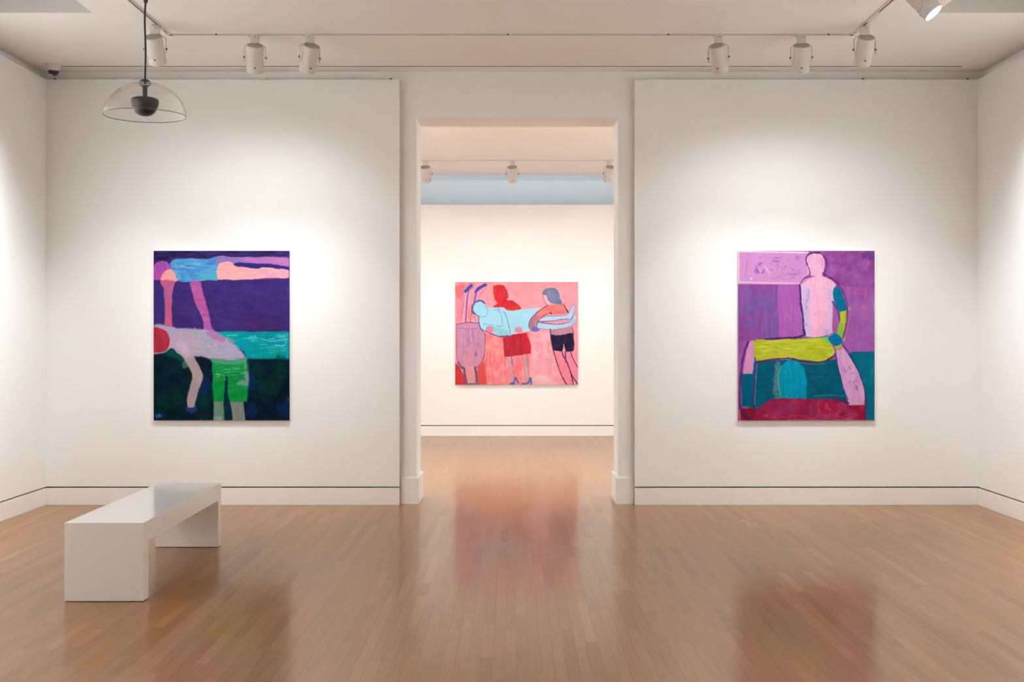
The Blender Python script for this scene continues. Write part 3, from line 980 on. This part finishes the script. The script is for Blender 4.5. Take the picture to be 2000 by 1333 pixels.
p.blob(676, 976, 48, 22, (126, 152, 142), 0.9, st='h'); p.blob(706, 930, 18, 50, (126, 150, 146), 0.9); p.blob(694, 850, 14, 50, (120, 180, 120), 0.6)
p.poly([(480, 1104), (552, 1104), (556, 1240), (476, 1240)], (112, 138, 116), soft=6, sm=False, st='v', var=9)
p.poly([(588, 1106), (682, 1104), (694, 1240), (600, 1240)], (132, 138, 126), soft=6, sm=False, st='v', var=8)
p.blob(512, 1216, 26, 18, (150, 186, 196), 0.7)
p.poly([(560, 946), (572, 946), (577, 1060), (602, 1160), (604, 1240), (556, 1240), (548, 1120)], (4, 46, 66), soft=6)
p.line([(716, 806), (722, 900), (716, 1000), (708, 1104)], 8, (10, 70, 110), 0.6)
# edges
p.line([(994, 80), (996, 600)], 5, (74, 60, 140), 0.6); p.line([(996, 620), (996, 1020)], 5, (0, 96, 110), 0.6)
hang('tall dark painting of purple, turquoise and green with two bent figures, beside the pendant', p, -2.587, 1.503, 1.203, 1.502, YB, 0.026)

# --- right painting
p = Paint(79, 70, 1012, 1234, 320, 400, (156, 84, 158), 8)
p.put(w_, np.ones_like(p.U), (156, 84, 158), 6, 'v2', (164, 94, 170), 1, 0, 'h')
p.poly([(660, 60), (1020, 60), (1020, 330), (760, 310), (690, 240)], (142, 72, 148), soft=20, sm=False, col2=(154, 84, 160), var=8, keep=True)
p.blob(975, 100, 60, 40, (110, 64, 140), 0.8)
p.flecks(700, 90, 980, 230, 46, 40, 0.9, 9, (176, 104, 182), 0.5, 0.9)
p.flecks(910, 110, 980, 220, 16, 60, 1.5, 6, (196, 108, 176), 0.55, 0.25)
p.flecks(740, 90, 920, 240, 22, 40, 0.5, 9, (116, 56, 124), 0.4, 1.0)
p.poly([(830, 340), (1020, 330), (1020, 770), (840, 770), (800, 660), (850, 520)], (162, 98, 174), soft=26, sm=False, col2=(154, 84, 160), var=7, st='v2')
for x, y, a, c in ((880, 360, 10, 30), (950, 370, 8, 30), (936, 462, 14, 10), (954, 514, 8, 22)):
    p.blob(x, y, a, c, (224, 100, 100), 0.75)
p.line([(925, 460), (948, 462)], 12, (232, 104, 84), 0.8)
p.poly([(74, 296), (520, 296), (525, 680), (80, 690)], (140, 80, 154), soft=10, sm=False, col2=(126, 88, 162), var=8, st='v2')
p.poly([(352, 300), (505, 300), (520, 500), (524, 650), (360, 668)], (170, 94, 174), soft=14, sm=False, st='v', var=8)
p.blob(240, 450, 80, 80, (116, 90, 160), 0.6)
for x, y in ((205, 420), (255, 470), (330, 545), (180, 580), (290, 600), (160, 500)):
    p.blob(x, y, 14, 20, (94, 96, 164), 0.6)
p.blob(150, 640, 60, 60, (146, 70, 146), 0.6); p.blob(110, 560, 24, 100, (132, 64, 140), 0.5)
p.flecks(370, 400, 500, 650, 30, 70, 1.6, 7, (184, 116, 190), 0.4, 0.1)
p.poly([(74, 64), (560, 64), (545, 130), (560, 230), (500, 296), (74, 296)], (212, 150, 204), soft=4, sm=False, var=8, st='blot', col2=(206, 140, 206), keep=True)
p.flecks(110, 90, 530, 280, 52, 30, 1.2, 5, (158, 96, 168), 0.6, 1.0)
p.flecks(190, 130, 290, 250, 24, 34, 0.5, 5, (150, 92, 164), 0.6, 0.9); p.flecks(310, 110, 370, 150, 12, 30, 0.2, 5, (138, 80, 156), 0.7, 0.5)
p.flecks(380, 170, 530, 280, 26, 34, -0.2, 6, (166, 100, 176), 0.6, 0.7)
p.line([(145, 120), (138, 190), (128, 250)], 8, (172, 108, 176), 0.6, dry=0.7, dst='dab'); p.line([(350, 160), (352, 200)], 7, (150, 90, 166), 0.6, dry=0.5, dst='dab')
p.line([(330, 122), (372, 118)], 5, (130, 76, 146), 0.6); p.line([(300, 258), (420, 262), (470, 250)], 5, (156, 96, 170), 0.6, dry=0.6, dst='dab')
p.line([(262, 178), (292, 222)], 5, (240, 214, 234), 0.8); p.line([(215, 186), (236, 214)], 4, (236, 210, 232), 0.8); p.line([(430, 190), (440, 215)], 4, (232, 204, 230), 0.6)
p.blob(150, 268, 24, 16, (170, 160, 206), 0.8); p.blob(168, 262, 10, 14, (226, 206, 236), 0.8)
p.line([(84, 74), (84, 290)], 9, (236, 214, 228), 0.9); p.line([(80, 74), (300, 78), (560, 84)], 10, (244, 218, 232), 0.95); p.line([(270, 72), (400, 74)], 4, (220, 110, 160), 0.8)
p.line([(80, 284), (180, 286), (330, 292), (505, 292)], 9, (236, 190, 220), 0.9); p.line([(80, 296), (200, 298), (330, 298), (500, 300)], 6, (240, 146, 176), 0.8)
# teal ground, dome, red floor
p.poly([(180, 830), (400, 820), (760, 815), (860, 765), (1020, 765), (1020, 1240), (940, 1240), (930, 1120), (170, 1150)], (0, 94, 118), soft=8, sm=False, col2=(4, 84, 108), st='h', var=7)
p.poly([(855, 772), (1020, 765), (1020, 1240), (944, 1240), (955, 1040), (900, 900)], (0, 114, 138), soft=8, sm=False, st='v', col2=(0, 104, 130))
p.blob(985, 900, 24, 110, (0, 126, 140), 0.6); p.flecks(985, 850, 1005, 920, 6, 34, 1.6, 6, (120, 186, 186), 0.6, 0.1)
p.poly([(860, 1240), (860, 1100), (830, 1060), (620, 1060), (560, 1075), (550, 1090), (600, 1150)], (0, 100, 124), soft=20, op=0.0)
p.flecks(560, 870, 720, 1060, 20, 28, 0.3, 5, (84, 120, 144), 0.4, 0.6)
p.line([(600, 1068), (700, 1060), (800, 1066)], 12, (70, 120, 160), 0.6)
p.poly([(320, 960), (336, 850), (372, 840), (366, 960), (380, 1080), (330, 1078)], (104, 134, 152), soft=16, wob=8, op=0.8, dry=0.5, dst='fine')
p.poly([(362, 1090), (352, 960), (372, 860), (420, 822), (480, 828), (530, 870), (552, 960), (548, 1090)], (0, 140, 176), soft=5, sm=False, col2=(0, 150, 176), st='v', var=9)
p.blob(380, 1000, 24, 60, (0, 146, 150), 0.6)
p.line([(372, 1070), (356, 980), (356, 900), (376, 860)], 6, (140, 190, 80), 0.7)
for x, y in ((402, 895), (430, 885), (440, 900), (408, 1060), (450, 1050), (480, 1062), (445, 1070)):
    p.line([(x, y), (x + 6, y + 14)], 4, (130, 200, 70), 0.7)
p.poly([(74, 1150), (230, 1150), (270, 1105), (330, 1086), (430, 1082), (600, 1086), (750, 1086), (850, 1126), (950, 1130), (952, 1240), (74, 1240)], (158, 34, 70), soft=7, sm=False, col2=(150, 40, 84), var=12, keep=True)
p.blob(360, 1150, 130, 50, (150, 50, 96), 0.7); p.blob(700, 1160, 110, 40, (176, 26, 56), 0.7); p.blob(580, 1180, 60, 60, (140, 50, 92), 0.7); p.blob(900, 1180, 60, 60, (152, 24, 54), 0.7)
p.flecks(240, 1190, 900, 1230, 40, 50, 0.0, 5, (200, 88, 120), 0.5, 0.2); p.flecks(560, 1110, 800, 1190, 26, 40, -0.4, 5, (196, 84, 116), 0.45, 0.5)
p.line([(420, 1229), (1000, 1231)], 5, (212, 120, 150), 0.5)
p.poly([(74, 1150), (200, 1150), (190, 1220), (150, 1240), (110, 1240)], (130, 22, 48), soft=14, sm=False, op=0.9)
p.line([(88, 1160), (92, 1236)], 14, (220, 130, 140), 0.6)
# left shin
p.poly([(104, 910), (184, 912), (186, 1060), (180, 1144), (104, 1140)], (0, 96, 126), soft=6, sm=False, st='v')
p.poly([(186, 700), (204, 820), (196, 960), (184, 1040), (182, 900)], (0, 104, 150), soft=6)
p.poly([(150, 690), (190, 684), (196, 780), (186, 860), (178, 912), (115, 914), (124, 840), (138, 750)], (216, 148, 196), soft=5, sm=False, st='v', var=8, col2=(226, 146, 186))
p.line([(150, 696), (128, 750), (108, 840), (98, 940), (92, 1040), (92, 1110), (106, 1180), (160, 1236)], 15, (84, 44, 112), 1, dry=0.25, dst='dab', wob=1.4)
p.line([(110, 1180), (140, 1216), (190, 1240)], 20, (88, 34, 84), 1)
p.line([(206, 830), (194, 940), (184, 1060), (182, 1130), (204, 1160), (226, 1150)], 11, (78, 48, 116), 1, dry=0.2, dst='dab', wob=1)
p.line([(208, 850), (200, 1000), (194, 1120)], 4, (196, 170, 130), 0.7)
# torso, head
p.poly([(505, 304), (540, 262), (590, 246), (660, 242), (720, 272), (748, 300), (732, 420), (724, 560), (726, 650), (620, 666), (534, 660), (518, 500)], (240, 172, 204), soft=6, sm=False, st='v', var=8, col2=(242, 184, 212), keep=True)
p.poly([(512, 320), (570, 320), (566, 500), (580, 650), (538, 655), (522, 500)], (206, 186, 224), soft=30, sm=False, st='v', var=12)
p.poly([(680, 320), (732, 320), (722, 560), (726, 640), (660, 640), (690, 500)], (216, 180, 218), soft=34, sm=False, st='v', var=8)
p.flecks(520, 320, 580, 600, 26, 50, 1.57, 4, (120, 116, 166), 0.55, 0.05); p.flecks(660, 600, 726, 650, 12, 30, 1.4, 6, (150, 150, 210), 0.6, 0.3)
p.flecks(575, 320, 700, 620, 26, 70, 1.57, 6, (248, 160, 196), 0.4, 0.05)
p.poly([(548, 130), (566, 98), (610, 84), (650, 98), (670, 150), (664, 210), (650, 240), (570, 240), (556, 200)], (240, 176, 212), soft=5, st='v', var=7, col2=(238, 188, 216))
p.blob(655, 170, 14, 60, (240, 156, 200), 0.7)
p.line([(505, 294), (530, 262), (566, 240), (568, 205), (550, 160), (544, 120), (568, 92), (600, 84)], 9, (92, 44, 106), 1, dry=0.4, dst='fine', wob=1.4)
p.line([(600, 82), (650, 92), (676, 130), (686, 180), (672, 226), (700, 250), (742, 276), (770, 304)], 11, (96, 48, 116), 1, dry=0.4, dst='fine', wob=1.4)
p.line([(540, 130), (556, 92), (600, 78)], 4, (110, 60, 124), 0.7)
p.line([(690, 140), (698, 190), (684, 232), (730, 258), (776, 296)], 4, (120, 64, 134), 0.7)
p.line([(516, 300), (548, 268), (576, 252)], 4, (110, 60, 124), 0.7)
p.flecks(690, 330, 730, 480, 5, 40, 1.57, 4, (150, 130, 190), 0.5, 0.05)
p.line([(660, 224), (672, 240)], 14, (96, 48, 112), 0.9)
p.line([(500, 304), (505, 360), (508, 440), (522, 520), (528, 600), (536, 646)], 14, (76, 40, 106), 1, dry=0.25, dst='dab', wob=1.4)
p.line([(508, 320), (508, 350)], 8, (20, 96, 150), 0.8); p.line([(524, 480), (532, 560)], 5, (60, 110, 160), 0.6)
p.line([(536, 648), (480, 664), (400, 668), (300, 674), (212, 684)], 14, (78, 38, 98), 1, dry=0.2, dst='dab', wob=1.4)
p.line([(540, 660), (480, 678), (420, 682)], 5, (20, 96, 130), 0.7)
# arm
p.poly([(726, 420), (760, 470), (778, 540), (762, 600), (738, 640), (724, 640)], (160, 92, 158), soft=6, sm=False)
p.poly([(728, 380), (732, 330), (760, 318), (790, 360), (812, 430), (818, 476), (778, 490), (750, 450)], (0, 108, 144), soft=5, st='v', var=7)
p.line([(726, 420), (748, 460), (768, 510), (776, 560)], 10, (96, 60, 132), 1)
p.line([(762, 304), (796, 350), (824, 430), (826, 500), (818, 570), (804, 630), (794, 664)], 11, (104, 56, 124), 1, dry=0.3, dst='dab')
p.line([(830, 440), (838, 520), (826, 610), (804, 680)], 5, (186, 130, 130), 0.8)
p.blob(842, 466, 10, 10, (206, 160, 110), 0.8)
p.poly([(780, 490), (816, 480), (820, 540), (812, 590), (796, 640), (790, 668), (756, 644), (764, 600), (776, 550)], (174, 186, 38), soft=4, sm=False, st='v', var=10, col2=(186, 184, 40))
p.poly([(766, 600), (790, 560), (796, 640), (788, 672), (756, 650)], (118, 178, 76), soft=10, op=0.8)
# thigh
p.poly([(190, 690), (300, 684), (420, 678), (520, 674), (640, 662), (690, 680), (728, 732), (738, 772), (706, 806), (640, 828), (560, 824), (480, 812), (400, 806), (330, 806), (250, 822), (204, 830)], (178, 190, 40), soft=6, col2=(190, 194, 52), st='h', var=14, keep=True)
p.flecks(210, 700, 560, 800, 60, 80, -0.03, 5, (208, 212, 96), 0.55, 0.05); p.flecks(300, 700, 700, 810, 34, 70, 0.02, 5, (150, 170, 30), 0.5, 0.05)
p.blob(660, 770, 60, 40, (160, 172, 40), 0.6); p.flecks(380, 735, 440, 750, 4, 40, -0.1, 6, (226, 214, 140), 0.7)
p.poly([(640, 664), (690, 660), (710, 690), (690, 700)], (100, 188, 104), soft=8)
p.line([(212, 832), (280, 822), (340, 814), (430, 806), (500, 822), (580, 838), (660, 830), (710, 808), (748, 780)], 11, (98, 38, 84), 1, dry=0.35, dst='dab', wob=1.6)
p.line([(480, 836), (600, 848), (680, 838)], 5, (170, 150, 120), 0.5)
p.line([(540, 660), (620, 668), (690, 650), (720, 640)], 5, (60, 70, 120), 0.8)
p.poly([(696, 668), (735, 638), (770, 652), (796, 690), (782, 712), (742, 724), (716, 700)], (0, 112, 162), soft=5, st='h', var=9)
p.poly([(738, 728), (784, 712), (792, 728), (752, 756)], (176, 176, 44), soft=5, sm=False)
p.line([(800, 690), (808, 670)], 12, (190, 170, 90), 0.7)
# right shin
p.poly([(748, 758), (798, 732), (850, 810), (904, 900), (940, 1000), (948, 1128), (836, 1128), (800, 1010), (768, 880)], (214, 156, 204), soft=6, sm=False, st='v2', var=8, col2=(218, 164, 202), keep=True)
p.line([(786, 866), (796, 900)], 4, (110, 90, 140), 0.8); p.line([(806, 872), (812, 904), (824, 890)], 4, (110, 90, 140), 0.8); p.line([(838, 858), (846, 880), (834, 876)], 4, (110, 90, 140), 0.8)
p.flecks(800, 900, 900, 1040, 12, 60, 1.1, 3.5, (146, 112, 160), 0.7, 0.12)
p.line([(880, 990), (896, 1030), (890, 1000)], 4, (120, 96, 150), 0.8)
p.line([(794, 716), (830, 760), (880, 850), (920, 940), (948, 1040), (956, 1110), (948, 1210)], 8, (56, 52, 122), 0.9)
p.line([(950, 1100), (948, 1230)], 14, (120, 30, 76), 0.8)
p.line([(742, 750), (756, 840), (778, 940), (806, 1030), (830, 1090)], 8, (40, 66, 130), 0.85)
p.line([(730, 1090), (790, 1098), (834, 1116)], 14, (104, 26, 74), 0.7)
p.line([(1006, 420), (1008, 500)], 5, (206, 180, 150), 0.6)
hang('tall violet and teal painting of a seated pink figure with a yellow thigh', p, 2.585, 1.503, 1.208, 1.502, YB, 0.026)

# --- far painting
p = Paint(98, 110, 1380, 1178, 300, 252, (244, 160, 170), 21, 0.84)
p.put(w_, np.ones_like(p.U), (246, 160, 170), 6, 'v2', (240, 150, 160), 1, 0, 'h')
p.blob(140, 200, 60, 110, (240, 108, 116), 0.8); p.blob(150, 400, 60, 130, (244, 128, 142), 0.7); p.blob(250, 430, 50, 100, (244, 126, 130), 0.6)
p.poly([(400, 640), (900, 620), (900, 1190), (320, 1190), (330, 1000)], (238, 124, 132), soft=40, sm=False, col2=(240, 150, 150), var=12, st='v')
p.poly([(880, 640), (1090, 620), (1180, 1190), (880, 1190)], (238, 178, 190), soft=40, sm=False, col2=(240, 156, 170), var=13)
p.blob(980, 820, 50, 100, (244, 136, 158), 0.4); p.blob(1000, 1120, 110, 60, (236, 196, 200), 0.7); p.blob(1085, 900, 30, 200, (224, 150, 150), 0.5); p.blob(1075, 760, 22, 60, (248, 150, 120), 0.6)
p.flecks(890, 680, 1080, 1150, 50, 50, 1.3, 12, (242, 200, 208), 0.4, 0.5); p.flecks(430, 680, 600, 1150, 40, 70, 1.5, 10, (244, 160, 156), 0.4, 0.3)
p.poly([(92, 940), (150, 1000), (200, 1100), (220, 1190), (92, 1190)], (200, 58, 62), soft=14, sm=False, var=12, st='v')
p.poly([(330, 990), (410, 930), (430, 1190), (320, 1190)], (214, 84, 76), soft=20, sm=False, var=12, st='v')
p.line([(740, 130), (1000, 128), (1310, 134)], 3.9, (190, 100, 120), 0.5); p.line([(650, 330), (800, 328)], 3.9, (190, 100, 120), 0.5)
p.flecks(700, 150, 1000, 320, 14, 50, 1.4, 4, (236, 130, 150), 0.5, 0.5)
p.blob(1330, 250, 50, 130, (240, 156, 178), 0.6); p.blob(1330, 900, 50, 200, (232, 138, 158), 0.6)
# upturned legs
p.poly([(180, 190), (250, 140), (290, 130), (250, 260), (225, 400), (210, 530), (165, 530), (180, 350)], (232, 160, 176), soft=6, sm=False)
p.poly([(300, 220), (400, 140), (350, 280), (300, 400), (290, 330)], (236, 150, 170), soft=6, sm=False)
p.line([(185, 180), (182, 230), (190, 260), (178, 380), (168, 460), (162, 530)], 5.2, (110, 70, 130), 0.85)
p.line([(236, 210), (222, 300), (214, 420), (206, 530)], 15.6, (110, 80, 160), 0.85); p.line([(205, 208), (230, 180), (268, 150)], 33.8, (84, 76, 166), 1)
p.line([(190, 168), (230, 138), (284, 124), (304, 148), (290, 170), (240, 200)], 6.5, (140, 80, 150), 0.8)
p.line([(312, 212), (340, 180), (412, 140)], 33.8, (80, 72, 168), 1); p.line([(316, 200), (308, 270), (290, 350)], 20.8, (120, 84, 170), 0.85)
p.line([(350, 270), (368, 230), (420, 175), (424, 150), (406, 126)], 5.2, (120, 80, 150), 0.8)
p.line([(262, 440), (256, 530)], 6.5, (100, 70, 120), 0.8); p.line([(306, 460), (308, 528)], 5.2, (110, 70, 130), 0.7); p.line([(290, 470), (296, 500)], 5.2, (120, 80, 130), 0.6)
# torso upside down
p.poly([(110, 545), (240, 532), (345, 538), (385, 610), (408, 660), (405, 830), (378, 935), (310, 995), (170, 995), (125, 930), (115, 780)], (204, 142, 168), soft=5, sm=False, col2=(196, 140, 174), st='v2', var=9, keep=True)
p.blob(240, 900, 90, 70, (214, 146, 166), 0.7)
p.flecks(150, 580, 370, 780, 46, 70, 1.57, 6, (150, 112, 168), 0.55, 0.08); p.flecks(160, 740, 360, 800, 18, 50, 0.05, 5, (140, 104, 160), 0.6, 0.2)
p.flecks(170, 800, 350, 900, 26, 40, 1.4, 4, (120, 90, 140), 0.7, 0.3); p.line([(140, 600), (160, 590), (240, 600), (330, 590)], 6.5, (130, 90, 150), 0.7)
p.line([(110, 546), (180, 540), (240, 530), (345, 538)], 9.1, (110, 70, 120), 0.9); p.line([(345, 538), (380, 612), (404, 660)], 7.8, (130, 80, 150), 0.7)
p.line([(116, 560), (112, 700), (116, 900), (130, 950)], 7.8, (140, 84, 130), 0.8); p.line([(408, 640), (408, 760), (398, 880), (372, 945), (318, 1000)], 7.8, (120, 76, 130), 0.85)
p.poly([(185, 985), (305, 985), (318, 1060), (325, 1190), (220, 1190), (205, 1080)], (222, 146, 152), soft=5, sm=False, var=6)
p.line([(130, 950), (165, 1000), (190, 1010), (200, 1080), (222, 1178)], 22.1, (98, 86, 116), 0.9); p.line([(305, 1000), (318, 1080), (322, 1178)], 22.1, (82, 82, 130), 0.9); p.line([(215, 1172), (325, 1172)], 20.8, (110, 100, 134), 0.9)
# red figure
p.poly([(493, 152), (550, 138), (600, 142), (640, 195), (655, 265), (632, 300), (690, 304), (760, 348), (792, 385), (740, 410), (640, 412), (590, 382), (484, 372), (540, 332), (512, 300), (498, 240)], (206, 46, 56), soft=5, sm=False, col2=(214, 52, 60), st='v', var=10)
p.blob(612, 230, 22, 80, (180, 66, 70), 0.6); p.blob(690, 390, 80, 16, (216, 66, 44), 0.7)
p.poly([(592, 690), (700, 655), (845, 640), (872, 720), (892, 790), (886, 852), (780, 872), (612, 892), (602, 790)], (186, 42, 56), soft=5, sm=False, col2=(178, 48, 58), st='v2', var=9)
p.poly([(830, 650), (850, 645), (890, 790), (884, 850), (830, 860)], (208, 42, 60), soft=12, sm=False, op=0.8)
for a, c in (((625, 900), (690, 1140)), ((690, 890), (706, 1120)), ((795, 880), (838, 1140)), ((848, 876), (862, 1110))):
    p.line([a, ((a[0] + c[0]) / 2 + 6, (a[1] + c[1]) / 2), c], 11.7, (162, 124, 166), 0.75, wob=3)
p.line([(655, 910), (672, 1020), (695, 1130)], 39.0, (214, 150, 158), 0.8, wob=4); p.line([(824, 890), (836, 1010), (848, 1120)], 41.6, (206, 150, 148), 0.8, wob=4)
p.line([(684, 890), (690, 960)], 11.7, (120, 110, 176), 0.8); p.line([(848, 880), (858, 980)], 11.7, (140, 124, 170), 0.8); p.line([(634, 920), (644, 990)], 11.7, (206, 196, 190), 0.7); p.line([(838, 1000), (846, 1090)], 15.6, (200, 186, 186), 0.7)
p.blob(750, 1010, 36, 110, (240, 100, 110), 0.6)
p.line([(672, 1170), (712, 1152), (728, 1105), (756, 1160)], 19.5, (82, 100, 168), 0.95); p.line([(800, 1172), (860, 1158), (884, 1110), (892, 1168)], 20.8, (76, 104, 170), 0.95); p.line([(680, 1172), (714, 1168)], 20.8, (64, 100, 180), 1)
# carried blue figure
p.poly([(400, 378), (520, 376), (600, 376), (640, 402), (700, 408), (800, 396), (900, 386), (1000, 382), (1000, 430), (900, 500), (880, 560), (895, 612), (800, 636), (700, 654), (640, 672), (560, 676), (500, 655), (430, 622), (372, 602), (350, 545), (340, 470)], (160, 216, 236), soft=4, sm=False, col2=(166, 214, 238), st='h2', var=4)
p.poly([(420, 560), (560, 580), (660, 630), (640, 668), (560, 674), (440, 620)], (142, 200, 212), soft=24, sm=False, op=0.8)
p.poly([(284, 390), (300, 342), (350, 316), (400, 336), (428, 392), (432, 440), (402, 470), (350, 466), (310, 430)], (158, 216, 238), soft=4)
p.line([(300, 440), (276, 410), (280, 360), (312, 318), (366, 304), (404, 330)], 19.5, (84, 80, 142), 0.9, wob=3); p.blob(280, 425, 18, 26, (80, 110, 150), 0.9); p.line([(290, 430), (320, 452), (346, 470)], 10.4, (84, 90, 150), 0.8)
p.line([(404, 334), (432, 392), (434, 436), (404, 470), (350, 468)], 5.2, (90, 140, 176), 0.85)
p.line([(342, 470), (348, 545), (370, 600), (440, 632), (500, 658), (580, 680), (650, 668)], 9.1, (66, 66, 124), 0.9)
p.line([(540, 396), (580, 456), (590, 520), (592, 568), (530, 566)], 5.2, (76, 124, 166), 0.85); p.line([(612, 420), (640, 500), (660, 580), (672, 640), (640, 664), (560, 672)], 6.5, (72, 130, 160), 0.85)
p.line([(388, 544), (440, 550), (500, 562)], 5.2, (80, 140, 170), 0.7); p.line([(505, 400), (535, 405), (548, 384)], 6.5, (90, 150, 190), 0.8); p.line([(560, 390), (566, 410), (590, 402), (606, 430)], 5.2, (100, 150, 190), 0.8)
p.line([(345, 476), (358, 482)], 5.2, (66, 66, 124), 0.6)
for x, y in ((460, 604), (760, 612)):
    p.poly([(x - 40, y + 10), (x - 34, y - 18), (x - 4, y - 32), (x + 26, y - 24), (x + 40, y + 4), (x + 32, y + 32), (x - 10, y + 28)], (226, 146, 162), soft=4)
    for d_ in (-20, -2, 16):
        p.line([(x + d_, y - 22), (x + d_ + 4, y + 22)], 4.5, (150, 90, 120), 0.8)
    p.line([(x - 40, y + 8), (x - 32, y - 18), (x - 4, y - 33), (x + 26, y - 25), (x + 41, y + 4)], 3.9, (130, 90, 120), 0.6)
# right figure
p.poly([(1060, 352), (1130, 344), (1228, 340), (1256, 390), (1276, 424), (1250, 444), (1100, 448), (1084, 430), (1010, 474), (958, 530), (948, 604), (900, 616), (868, 570), (880, 500), (950, 420)], (236, 126, 122), soft=5, sm=False, col2=(232, 116, 116), var=8)
p.poly([(870, 560), (890, 490), (950, 450), (980, 470), (950, 540), (944, 604), (900, 612)], (166, 122, 138), soft=14, sm=False, op=0.9); p.blob(1170, 420, 60, 24, (196, 112, 112), 0.7); p.blob(1010, 420, 60, 34, (246, 136, 124), 0.6); p.blob(1000, 470, 40, 26, (230, 110, 130), 0.6)
p.line([(930, 520), (944, 600)], 13.0, (216, 140, 160), 0.7)
p.poly([(1010, 235), (1050, 235), (1076, 320), (1110, 346), (1060, 350), (1030, 300)], (240, 176, 176), soft=5, sm=False)
p.line([(1008, 240), (1020, 280), (1040, 330), (1062, 350)], 5.2, (130, 80, 110), 0.8)
p.poly([(1004, 232), (1018, 196), (1060, 178), (1140, 176), (1168, 196), (1190, 262), (1214, 322), (1200, 348), (1150, 338), (1090, 326), (1064, 290), (1050, 250), (1020, 246)], (92, 132, 170), soft=5, sm=False, col2=(128, 128, 164), st='v', var=9)
p.line([(1014, 215), (1060, 180), (1140, 178)], 10.4, (64, 124, 160), 0.7); p.line([(1186, 300), (1200, 340)], 20.8, (88, 124, 170), 0.9)
p.line([(1062, 352), (1000, 392), (940, 440), (890, 492), (868, 550), (880, 600), (910, 620)], 7.8, (64, 58, 104), 0.9)
p.line([(1098, 428), (1040, 452), (990, 490), (958, 530), (950, 590)], 7.8, (70, 76, 150), 0.85); p.line([(1092, 426), (1102, 448)], 10.4, (60, 40, 80), 0.9)
p.line([(1228, 340), (1250, 380), (1272, 420)], 9.1, (80, 50, 90), 0.9); p.line([(1262, 400), (1274, 424)], 15.6, (60, 40, 70), 0.9)
p.poly([(896, 600), (940, 580), (976, 596), (966, 624), (920, 630)], (104, 110, 190), soft=5)
p.poly([(955, 534), (1000, 548), (1100, 556), (1190, 550), (1270, 532), (1310, 512), (1340, 456), (1366, 480), (1352, 540), (1260, 582), (1100, 606), (956, 592)], (164, 210, 234), soft=4, sm=False, var=5)
p.poly([(974, 500), (1080, 466), (1180, 462), (1256, 456), (1290, 432), (1312, 378), (1340, 350), (1348, 390), (1316, 470), (1290, 496), (1190, 500), (1080, 516), (1000, 520)], (166, 214, 236), soft=4, sm=False, var=5)
p.blob(1335, 520, 30, 40, (176, 186, 222), 0.7); p.blob(1325, 410, 20, 40, (170, 186, 220), 0.6)
p.poly([(1080, 524), (1180, 506), (1280, 500), (1270, 520), (1180, 540), (1090, 542)], (232, 146, 160), soft=4, sm=False)
p.line([(1050, 460), (1110, 466), (1190, 462), (1250, 455), (1284, 430)], 6.5, (74, 100, 170), 0.9); p.line([(1284, 430), (1310, 370), (1336, 344), (1350, 390), (1320, 470)], 5.2, (100, 110, 180), 0.8)
p.line([(970, 520), (1040, 520), (1120, 514), (1200, 500), (1290, 494)], 7.8, (78, 100, 160), 0.9); p.line([(960, 530), (1060, 540), (1150, 552), (1240, 540), (1290, 520), (1330, 470)], 7.8, (78, 96, 164), 0.9)
p.line([(955, 592), (1040, 600), (1110, 608), (1220, 592), (1310, 566), (1356, 530), (1366, 480)], 5.2, (96, 124, 180), 0.8); p.line([(1000, 524), (1016, 532)], 13.0, (60, 110, 150), 0.9)
p.poly([(1090, 610), (1200, 600), (1318, 575), (1332, 645), (1200, 660), (1096, 660)], (186, 132, 148), soft=4, sm=False)
p.poly([(1120, 822), (1222, 828), (1262, 930), (1310, 1040), (1345, 1190), (1262, 1190), (1226, 1120), (1170, 970)], (236, 136, 154), soft=6, sm=False, st='v')
p.poly([(1240, 832), (1310, 832), (1330, 920), (1384, 1000), (1384, 1190), (1340, 1120), (1262, 930)], (236, 140, 158), soft=6, sm=False)
p.poly([(1094, 656), (1150, 664), (1230, 656), (1330, 640), (1344, 750), (1336, 832), (1252, 838), (1232, 756), (1214, 832), (1122, 822), (1100, 740)], (36, 30, 56), soft=4, sm=False, col2=(44, 38, 72), var=6)
p.line([(1090, 600), (1098, 700), (1116, 800), (1150, 920), (1180, 1010), (1220, 1110), (1264, 1180)], 10.4, (74, 42, 84), 0.95)
p.line([(1210, 826), (1226, 880), (1262, 940), (1300, 1040), (1318, 1110), (1330, 1180)], 11.7, (76, 44, 92), 0.95)
p.line([(1246, 836), (1252, 940)], 14.3, (80, 60, 130), 0.9); p.line([(1306, 832), (1316, 880), (1350, 950), (1384, 1006)], 10.4, (96, 52, 110), 0.9); p.line([(1300, 1050), (1340, 1120), (1384, 1180)], 11.7, (80, 44, 84), 0.9)
p.line([(1318, 580), (1338, 650)], 7.8, (110, 60, 90), 0.8); p.line([(1228, 1100), (1250, 1170)], 11.7, (90, 80, 160), 0.5)
hang('wide pink painting of a pale blue figure being carried, on the far room wall', p, 0.038, 1.519, 1.814, 1.519, YF, 0.03)
